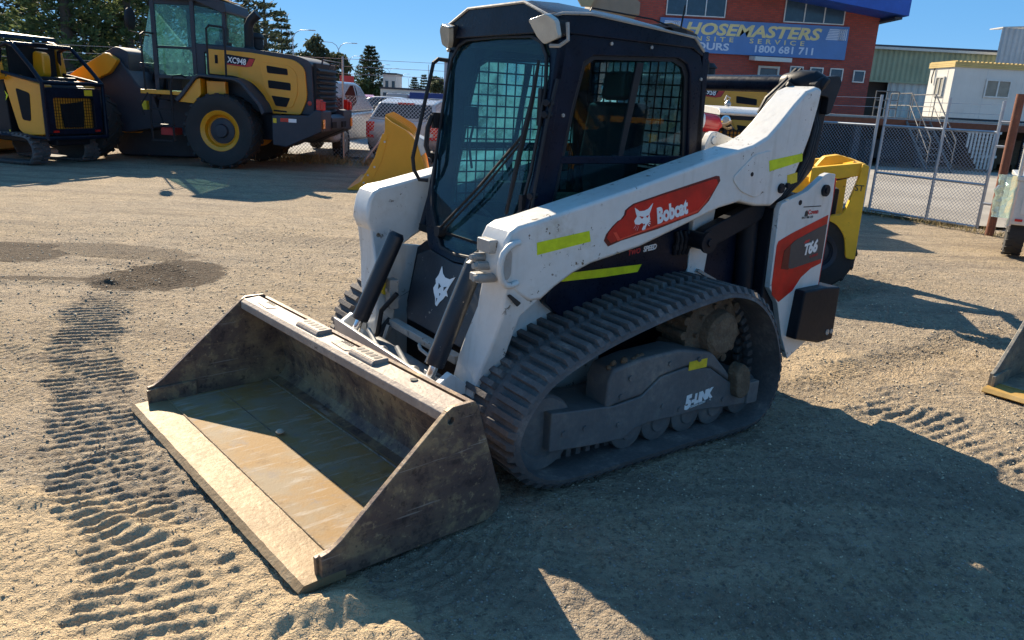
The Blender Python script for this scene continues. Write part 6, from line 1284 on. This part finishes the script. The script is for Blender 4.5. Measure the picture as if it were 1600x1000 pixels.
# ------------------------------------------------------------------ cars
def car(label, cat, loc, rz, paintm, kind='hatch', group='cars in the car park'):
    c = thing({'ute': 'pickup_truck'}.get(kind, 'parked_car'), label, cat, (*loc, .035), rz, group)
    if kind == 'ute':
        low = [(-2.55, .5), (-2.6, .62), (-2.6, 1.05), (.95, 1.10), (1.6, 1.14), (2.35, 1.04), (2.6, .9), (2.62, .5), (2.3, .38), (-2.3, .42)]; cabp = [(-2.5, 1.06), (-2.3, 1.62), (-1.6, 1.78), (.0, 1.78), (.45, 1.70), (1.25, 1.12)]; hw = .92; wr = .39; wb = (-1.55, 1.55)
        wins = [[(-2.25, 1.15), (-2.15, 1.55), (-1.25, 1.68), (-1.2, 1.13)], [(-1.1, 1.13), (-1.1, 1.69), (-.25, 1.71), (-.2, 1.13)], [(-.12, 1.13), (-.14, 1.71), (.35, 1.65), (1.0, 1.15)]]
    else:
        low = [(-2.05, .42), (-2.12, .6), (-2.08, .95), (-1.6, 1.0), (1.0, .95), (1.85, .82), (2.1, .65), (2.1, .35), (1.8, .25), (-1.8, .27)]; cabp = [(-2.0, .96), (-1.62, 1.36), (-.9, 1.46), (.1, 1.46), (.55, 1.36), (1.2, .94)] if kind == 'hatch' else [(-1.75, .97), (-1.1, 1.36), (-.6, 1.42), (.1, 1.42), (.5, 1.34), (1.2, .94)]; hw = .86; wr = .31; wb = (-1.3, 1.3)
        wins = [[(-1.5, 1.02), (-1.25, 1.32), (-.5, 1.38), (-.48, 1.0)], [(-.4, 1.0), (-.4, 1.38), (.15, 1.37), (.5, 1.29), (.95, .98)]]
    b = MB().prism(roundpoly(low, .12), 'y', -hw, hw); body = b.build('body', paintm, c, bev=.09, seg=4)
    g = MB(); n = len(cabp); k = .80
    g.add([(a, -hw * (.97 if z < 1.2 and i in (0, n - 1) else k), z) for i, (a, z) in enumerate(cabp)] + [(a, hw * (.97 if z < 1.2 and i in (0, n - 1) else k), z) for i, (a, z) in enumerate(cabp)], [tuple(range(n))[::-1], tuple(range(n, 2 * n))] + [(i, (i + 1) % n, n + (i + 1) % n, n + i) for i in range(n)])
    g.build('cabin', paintm, c, bev=.05, seg=3)
    z0 = cabp[0][1]; z1 = max(p[1] for p in cabp)
    def yw(z): return hw * (.97 + (k - .97) * min(1, max(0, (z - z0) / (z1 - .12 - z0)))) + .006
    for s in (1, -1):
        for q in wins: MB().add([(a, s * yw(z), z) for a, z in q], [tuple(range(len(q)))]).build('side_window', 'carglass', c)
        for x in wb:
            t = place(tyre_mb(wr, .22, 2, .62), x, s * (hw - .1), wr).build('wheel', 'tyre', c, smooth=35)
            rm = MB().lathe([(wr * .62, 0), (wr * .6, .02), (wr * .2, .01), (wr * .15, .025), (.01, .03)], (x, s * (hw - .1), wr), (0, s, 0), 20); rm.v = [(a, y + s * .09, z) for a, y, z in rm.v]; rm.build('rim', 'steel', t)
        mr = MB().box(cabp[-1][0] - .35, cabp[-1][0] - .2, s * (hw + .02), s * (hw + .2), z0 + .02, z0 + .17); mr.build('mirror', 'plastic', c, bev=.03)
        xr = low[2][0]
        MB().box(xr - .03, xr + .22, s * (hw - .2), s * (hw + .004), low[2][1] - .42, low[2][1] - .04).build('tail_light', 'taillight', c, bev=.02)
        MB().box(low[6][0] - .3, low[6][0] - .02, s * (hw - .35), s * (hw + .003), low[5][1] - .22, low[5][1] - .06).build('headlight', 'lens', c, bev=.02)
    def pane(i, j, t0, t1, name):
        (a, za), (b_, zb) = cabp[i], cabp[j]; L = Vector((b_ - a, zb - za)); nx, nz = (-L.y, L.x); nn = math.hypot(nx, nz); nx, nz = nx / nn * .008, nz / nn * .008
        if nz < 0: nx, nz = -nx, -nz
        p = lambda t: (a + L.x * t + nx, za + L.y * t + nz); (a0, c0), (a1, c1) = p(t0), p(t1); w0, w1 = hw * (.97 + (k - .97) * (t0 if i == 0 else t0)) - .09, hw * k - .06
        if i != 0: w0, w1 = hw * k - .05, hw * .97 - .08
        MB().quad((a0, -w0, c0), (a0, w0, c0), (a1, w1, c1), (a1, -w1, c1)).build(name, 'carglass', c)
    pane(0, 1, .12, .92, 'rear_window'); pane(n - 2, n - 1, .05, .92, 'windscreen')
    MB().box(low[2][0] - .01, low[2][0] + .02, -.26, .26, .62, .74).build('number_plate', 'whiteink', c)
    MB().box(cabp[1][0] - .06, cabp[1][0] + .05, -.2, .2, cabp[1][1] - .03, cabp[1][1] + .01).build('brake_light', 'taillight', c)
    return c
car('silver double cab pickup parked beyond the wire fence behind the loader counterweight', 'pickup', (-4.98, 19.95), 86, 'silver', 'ute')
car('white hatchback with red tail lights, parked behind the ochre bucket', 'car', (-2.65, 20.6), 84, 'carwhite')
car('second white hatchback, seen beside the black grab handle of the track loader', 'car', (-.7, 21.2), 82, 'carwhite')
car('small red car parked between the silver pickup and the silver sedan', 'car', (-7.9, 38.0), 100, 'carred')
car('silver sedan parked side on beyond the fence, above the ochre bucket', 'car', (-6.4, 36.0), 170, 'silver', 'sedan')
car('dark grey sedan parked behind the silver sedan', 'car', (-4.6, 42.0), 165, 'cargrey', 'sedan')
car('far white car parked in front of the blue truck box', 'car', (-3.6, 38.0), 172, 'carwhite', 'sedan')
tk = thing('box_truck', 'truck with a long dark blue box parked across the car park', 'truck', (-9.0, 60, .035))
MB().box(.3, 8.6, 0, 2.4, .45, 1.75).build('box_body', paint('truck_blue', (.015, .05, .22), .5, dirt=.1), tk, bev=.03); MB().box(-1.5, .2, .1, 2.3, .3, 1.6).build('cab', 'carwhite', tk, bev=.1)
for x in (-.8, 2.0, 6.8, 7.6): place(tyre_mb(.42, .3, 2), x, .2, .42).build('wheel', 'tyre', tk)
MB().box(2.2, 2.9, -.006, -.001, 1.0, 1.3).build('side_mark', 'redink', tk)
# far blocks
for nm, lab, x, y, w, h, m in (('office_block', 'slim grey office block standing far behind the conifer', -21.8, 122, 2.0, 4.4, 'greyclad'), ('office_block', 'low white block at the far end of the car park', -20, 110, 9, 2.2, 'panelwhite'), ('office_block', 'brown grey block seen through the grab handle', -6.3, 62, 4.5, 4.2, 'greyclad'), ('office_block', 'long low grey warehouse on the far side of the car park', -52, 118, 26, 2.6, 'greyclad')):
    o = thing(nm, lab, 'building', (x, y, 0)); MB().box(0, w, 0, 6, 0, h).build('wall', m, o); MB().box(-.15, w + .15, -.15, 6.15, h, h + .25).build('roof', 'charcoal', o)
    n = max(2, int(w / 1.2))
    for k in range(min(n, 8)): window(o, .3 + k * w / min(n, 8), .3 + k * w / min(n, 8) + w / min(n, 8) * .6, h * .55, h * .8, 0, panes=1, gl='winglass', d=.06)
sg = thing('pole_sign', 'small red sign board on a pole beyond the car park', 'sign', (-20.2, 90, 0)); MB().box(-.06, .06, 0, .1, 0, 1.6).build('pole', 'galv', sg); MB().box(-.8, .8, -.05, .05, 1.6, 3.3).build('board', 'redink', sg)
# ------------------------------------------------------------------ trees, poles, weeds
def leafmat(name, a, b_, trans=.25):
    m, nt, b = _nt(name); g = nt.nodes.new('ShaderNodeNewGeometry'); c = _mix(nt, g.outputs['Random Per Island'], a, b_)
    nt.links.new(c, b.inputs['Base Color']); b.inputs['Roughness'].default_value = .65; b.inputs['Specular IOR Level'].default_value = .25
    t = nt.nodes.new('ShaderNodeBsdfTranslucent'); nt.links.new(c, t.inputs[0]); mx = nt.nodes.new('ShaderNodeMixShader'); mx.inputs[0].default_value = trans
    nt.links.new(b.outputs[0], mx.inputs[1]); nt.links.new(t.outputs[0], mx.inputs[2]); nt.links.new(mx.outputs[0], nt.nodes['Material Output'].inputs[0]); return m
M['pineL'] = leafmat('light_pine_needles', (.09, .12, .045), (.21, .25, .095), .45)
M['pineD'] = leafmat('dark_pine_needles', (.025, .038, .025), (.06, .075, .042), .25)
M['norfolk'] = leafmat('norfolk_needles', (.03, .05, .025), (.07, .09, .045))
M['gum'] = leafmat('gum_leaves', (.045, .06, .03), (.12, .13, .07), .3)
M['bush'] = leafmat('bush_leaves', (.03, .05, .015), (.09, .115, .04))
M['drygrass'] = leafmat('dry_grass', (.22, .17, .08), (.42, .34, .18))
M['bark'] = paint('bark', (.09, .07, .055), .9, dirt=.3, dscale=2, bump=.4, bscale=8)
def quads(C, D, U, s, w):
    """numpy: leaf quads at C along D with side U"""
    a = C - U * w[:, None]; b = C + U * w[:, None]; e = D * s[:, None]
    v = np.stack([a, b, b * .3 + a * .7 * 1 + e * 1.0 - 0 * a, a * .7 + b * .3 + e], 1) if False else np.stack([C, C + e * .5 + U * w[:, None], C + e, C + e * .5 - U * w[:, None]], 1)
    return v.reshape(-1, 3)
def leaf_obj(name, V, mat, parent):
    n = len(V) // 4; me = bpy.data.meshes.new(name); me.vertices.add(len(V)); me.vertices.foreach_set('co', V.astype(np.float32).reshape(-1))
    me.loops.add(len(V)); me.loops.foreach_set('vertex_index', np.arange(len(V), dtype=np.int32)); me.polygons.add(n); me.polygons.foreach_set('loop_start', (np.arange(n) * 4).astype(np.int32)); me.update()
    me.materials.append(M[mat]); o = bpy.data.objects.new(name, me); COL.objects.link(o); o.parent = parent; return o
def rdir(g, n):
    d = g.normal(size=(n, 3)); return d / np.linalg.norm(d, axis=1)[:, None]
def conifer(label, loc, h, rad, mat, seed, n=9000, z0=.5, leaf=.22, tiers=None, group='dark conifers behind the machines', name='pine_tree', droop=.25):
    g = np.random.default_rng(seed); t = thing(name, label, 'tree', (*loc, 0), g.random() * 360, group)
    br = MB(); br.tube([(0, 0, -.2), (.03, 0, h * .5), (0, 0, h)], [h * .022, h * .014, .02], 8)
    nb = int(h * 6) if tiers is None else tiers * 6; C = []; D = []
    per = max(20, n // nb)
    for k in range(nb):
        if tiers is None: f = (k + g.random()) / nb; z = z0 + (h - z0) * f; L = rad * (1 - f) ** .75 * (.65 + .6 * g.random()); a = k * 2.4 + g.random()
        else: q = k // 6; f = q / tiers; z = z0 + (h - z0) * f + .1 * g.random(); L = rad * (1 - f) ** .8 * (.85 + .3 * g.random()); a = (k % 6) * 1.047 + q * .4 + .3 * g.random()
        L = max(L, .15); dz = (-droop if tiers is None else .22) * L; d = np.array([math.cos(a), math.sin(a), 0])
        br.tube([(0, 0, z), tuple(d * L * .5 + np.array([0, 0, z + dz * .35])), tuple(d * L + np.array([0, 0, z + dz]))], [.035 * (1 - f) + .012, .02, .006], 4)
        u = g.random(per) ** .7; wdt = L * (.22 if tiers is None else .10) * (1.1 - u)
        side = np.array([-d[1], d[0], 0])
        c = d[None] * (u * L)[:, None] + np.array([0, 0, z])[None] + np.stack([0 * u, 0 * u, dz * u ** 1.5], 1) + side[None] * (g.normal(size=per) * wdt)[:, None] + np.array([0, 0, 1.])[None] * (g.normal(size=per) * .06 * L + (.03 * L if tiers else 0))[:, None]
        C.append(c); D.append(d[None] * .8 + side[None] * g.normal(size=per)[:, None] * .7 + np.array([0, 0, .35])[None] + .35 * g.normal(size=(per, 3)))
    br.build('trunk', 'bark', t, smooth=50)
    C = np.concatenate(C); D = np.concatenate(D); D /= np.linalg.norm(D, axis=1)[:, None]; U = np.cross(D, rdir(g, len(C))); U /= np.linalg.norm(U, axis=1)[:, None] + 1e-9
    s = leaf * (.6 + .8 * g.random(len(C))); leaf_obj('crown', quads(C, D, U, s, s * .16), mat, t); return t
def broadleaf(label, loc, h, blobs, mat, seed, n=7000, leaf=.25, group=None, name='gum_tree', stems=3):
    g = np.random.default_rng(seed); t = thing(name, label, 'tree' if name.endswith('tree') else 'bush', (*loc, 0), 0, group); br = MB(); C = []
    for i, (x, y, z, r, rz_) in enumerate(blobs):
        br.tube([(0, 0, -.2), (x * .3, y * .3, z * .5), (x, y, z)], [h * .02, h * .012, .03], 6)
        for q in range(9):
            d = rdir(g, 1)[0]; c0 = np.array([x, y, z]) + d * np.array([r, r, rz_]) * (.35 + .55 * g.random()); k = n // (len(blobs) * 9); rr = r * (.28 + .2 * g.random())
            br.tube([(x, y, z), tuple(c0)], [.03, .01], 4)
            C.append(c0[None] + rdir(g, k) * (rr * g.random(k) ** .45)[:, None] * np.array([1, 1, .85]))
    br.build('trunk', 'bark', t, smooth=50); C = np.concatenate(C); D = rdir(g, len(C)); D[:, 2] -= .3; U = np.cross(D, rdir(g, len(C))); U /= np.linalg.norm(U, axis=1)[:, None] + 1e-9
    s = leaf * (.6 + .8 * g.random(len(C))); leaf_obj('crown', quads(C, D, U, s, s * .28), mat, t); return t
G1 = 'dark conifers behind the machines'
conifer('light green pine with drooping sprays at the left edge, behind the caged crawler', (-25.2, 36), 12, 3.6, 'pineL', 1, 12000, leaf=.30, name='pine_tree')
conifer('light green pine standing behind the bar cage, just left of the loader cab', (-20.4, 35.5), 13, 3.0, 'pineL', 2, 12000, leaf=.30)
conifer('slimmer light green pine right beside the loader windscreen', (-18.4, 37), 11, 2.2, 'pineL', 3, 9000, leaf=.28)
conifer('tall dark pine filling the gap between the two light green pines', (-24.5, 43), 15, 4.6, 'pineD', 4, 15000, leaf=.36)
conifer('broad dark pine right behind the loader mirror', (-20.5, 44), 15, 4.6, 'pineD', 5, 15000, leaf=.36)
conifer('dark pine at the far left corner, behind the light green one', (-30, 42), 15, 4.8, 'pineD', 6, 14000, leaf=.36)
conifer('tallest dark pine, its trunk hidden behind the loader cab', (-17.6, 47), 16, 4.2, 'pineD', 16, 13000, leaf=.36)
broadleaf('dense dark hedge tree filling the space below the pines', (-24, 40), 4, [(-4, 0, 2, 2.2, 1.8), (0, .5, 2, 2.3, 1.9), (4, 0, 2, 2.2, 1.8)], 'pineD', 7, 9000, .3, None, 'hedge_tree')
conifer('sparse tiered conifer seen just behind the loader cab', (-21.5, 66), 11, 2.2, 'norfolk', 8, 4000, .6, .3, 13, 'tiered conifers', 'norfolk_pine')
conifer('sparse tiered conifer above the loader hood, left of the first street lamp', (-38.5, 126), 13.6, 3.6, 'norfolk', 9, 6000, 1, .5, 12, 'tiered conifers', 'norfolk_pine')
conifer('tall tiered conifer rising out of a round green bush beyond the car park', (-36.2, 186), 12.2, 4.6, 'norfolk', 10, 7000, 2, .6, 13, 'tiered conifers', 'norfolk_pine')
for k, (x, y, h) in enumerate(((-37.5, 270, 7.6), (-34.0, 268, 8.6), (-30.6, 275, 7.9))): conifer(['leftmost of three small far conifers beside the mast', 'middle of three small far conifers beside the mast', 'rightmost of three small far conifers beside the mast'][k], (x, y), h, 2.4, 'norfolk', 20 + k, 2500, .6, .6, 9, 'tiered conifers', 'norfolk_pine')
broadleaf('grey green gum tree with two rounded crowns above the loader tail', (-28.6, 112), 10.6, [(-1.8, 0, 7.2, 2.2, 2.6), (.4, 0, 6.0, 2.0, 2.2), (2.6, 0, 5.0, 1.6, 2.6), (1.0, 0, 3.2, 1.8, 1.5)], 'gum', 11, 9000, .42, None, 'gum_tree')
broadleaf('small dry shrub showing between the loader hood and the gum tree', (-31.8, 112), 4.5, [(0, 0, 4.2, .9, 1.0)], 'gum', 12, 900, .3, None, 'dry_bush')
broadleaf('round green bush around the foot of the tiered conifer', (-36.0, 183), 5, [(-3.4, 0, 2.2, 3.2, 2.2), (0, 0, 2.8, 3.4, 2.2), (3.4, 0, 2.0, 3.0, 2.0)], 'bush', 13, 7000, .6, None, 'round_bush')
broadleaf('brown green gum foliage seen through the black grab handle', (-8.2, 88), 5.5, [(-1, 0, 3.2, 1.6, 1.4), (1.2, 0, 3.8, 1.7, 1.6)], 'gum', 14, 5000, .3, None, 'gum_tree')
broadleaf('low line of shrubs along the far edge of the car park', (-64, 105), 2.6, [(-14, 0, 1.2, 3, 1.2), (-8, 0, 1.2, 3, 1.4), (-2, 0, 1.1, 3, 1.2), (6, 0, 1.2, 3, 1.1)], 'bush', 15, 5000, .4, None, 'low_bush')
# street lamps: one built, the rest copied
def lamp(label, loc, h=9, rz=0):
    t = thing('street_lamp', label, 'street lamp', (*loc, 0), rz, 'street lamps along the far road')
    MB().tube([(0, 0, 0), (0, 0, h * .88)], [.11, .07], 8).build('pole', 'galv', t)
    for s in (1, -1):
        a = MB().tube([(0, 0, h * .88), (s * .35, 0, h * .95), (s * 1.0, 0, h * .995), (s * 2.2, 0, h * 1.0)], [.06, .05, .045, .04], 6).build('arm', 'galv', t)
        MB().box(min(s * 2.1, s * 3.0), max(s * 2.1, s * 3.0), -.15, .15, h - .06, h + .06).build('lamp_head', 'galv', a, bev=.02)
    return t
l0 = lamp('largest double arm street lamp, right of the sparse tiered conifer', (-30.6, 105))
for (x, y, lab) in ((-38.0, 172, 'double arm street lamp between the gum tree and the tall conifer'), (-30, 128, 'street lamp partly hidden in the gum tree crown'), (-39.5, 215, 'street lamp half hidden behind the tall tiered conifer'), (-41.5, 243, 'first street lamp right of the tall conifer'), (-46.5, 300, 'second street lamp right of the tall conifer'), (-50.5, 345, 'smallest and farthest double arm street lamp')):
    c = copy_tree(l0); c.location = (x, y, 0); c['label'] = lab
tag(MB().tube([(-34.0, 280, 0), (-34.0, 280, 12.0)], .12, 6).build('mast', 'galv'), 'single thin mast among the three small far conifers', 'mast')
# dry weeds along the fence
def weeds():
    g = np.random.default_rng(31); n = 9000
    x = g.uniform(-9, 1.0, n); k = g.random(n) < .75; y = np.where(k, 17.75 + g.normal(size=n) * .25 - .02 * x, g.uniform(17.0, 18.4, n)); keep = fbm(x, y, .8, 3) > -.05
    x, y = x[keep], y[keep]; n = len(x); C = np.stack([x, y, gh(x, y)], 1); D = np.stack([g.normal(size=n) * .5, g.normal(size=n) * .5, np.ones(n)], 1); D /= np.linalg.norm(D, axis=1)[:, None]
    U = np.cross(D, rdir(g, n)); U /= np.linalg.norm(U, axis=1)[:, None]; s = .06 + .22 * g.random(n) ** 2
    o = leaf_obj('dry_grass', quads(C, D, U, s, .006 + 0 * s), 'drygrass', None); tag(o, 'dry straw coloured grass growing along the wire fence', 'grass', kind='stuff')
    x = g.uniform(5.9, 7.5, 900); y = 13.45 - (x - 6.1) * 1.75 + g.normal(size=900) * .15; C = np.stack([x, y, gh(x, y)], 1); n = 900; D = np.stack([g.normal(size=n) * .5, g.normal(size=n) * .5, np.ones(n)], 1); D /= np.linalg.norm(D, axis=1)[:, None]; U = np.cross(D, rdir(g, n)); U /= np.linalg.norm(U, axis=1)[:, None]; s = .04 + .14 * g.random(n) ** 2
    o = leaf_obj('dry_grass', quads(C, D, U, s, .005 + 0 * s), 'drygrass', None); tag(o, 'sparse dry grass at the foot of the wire gate', 'grass', kind='stuff')
weeds()
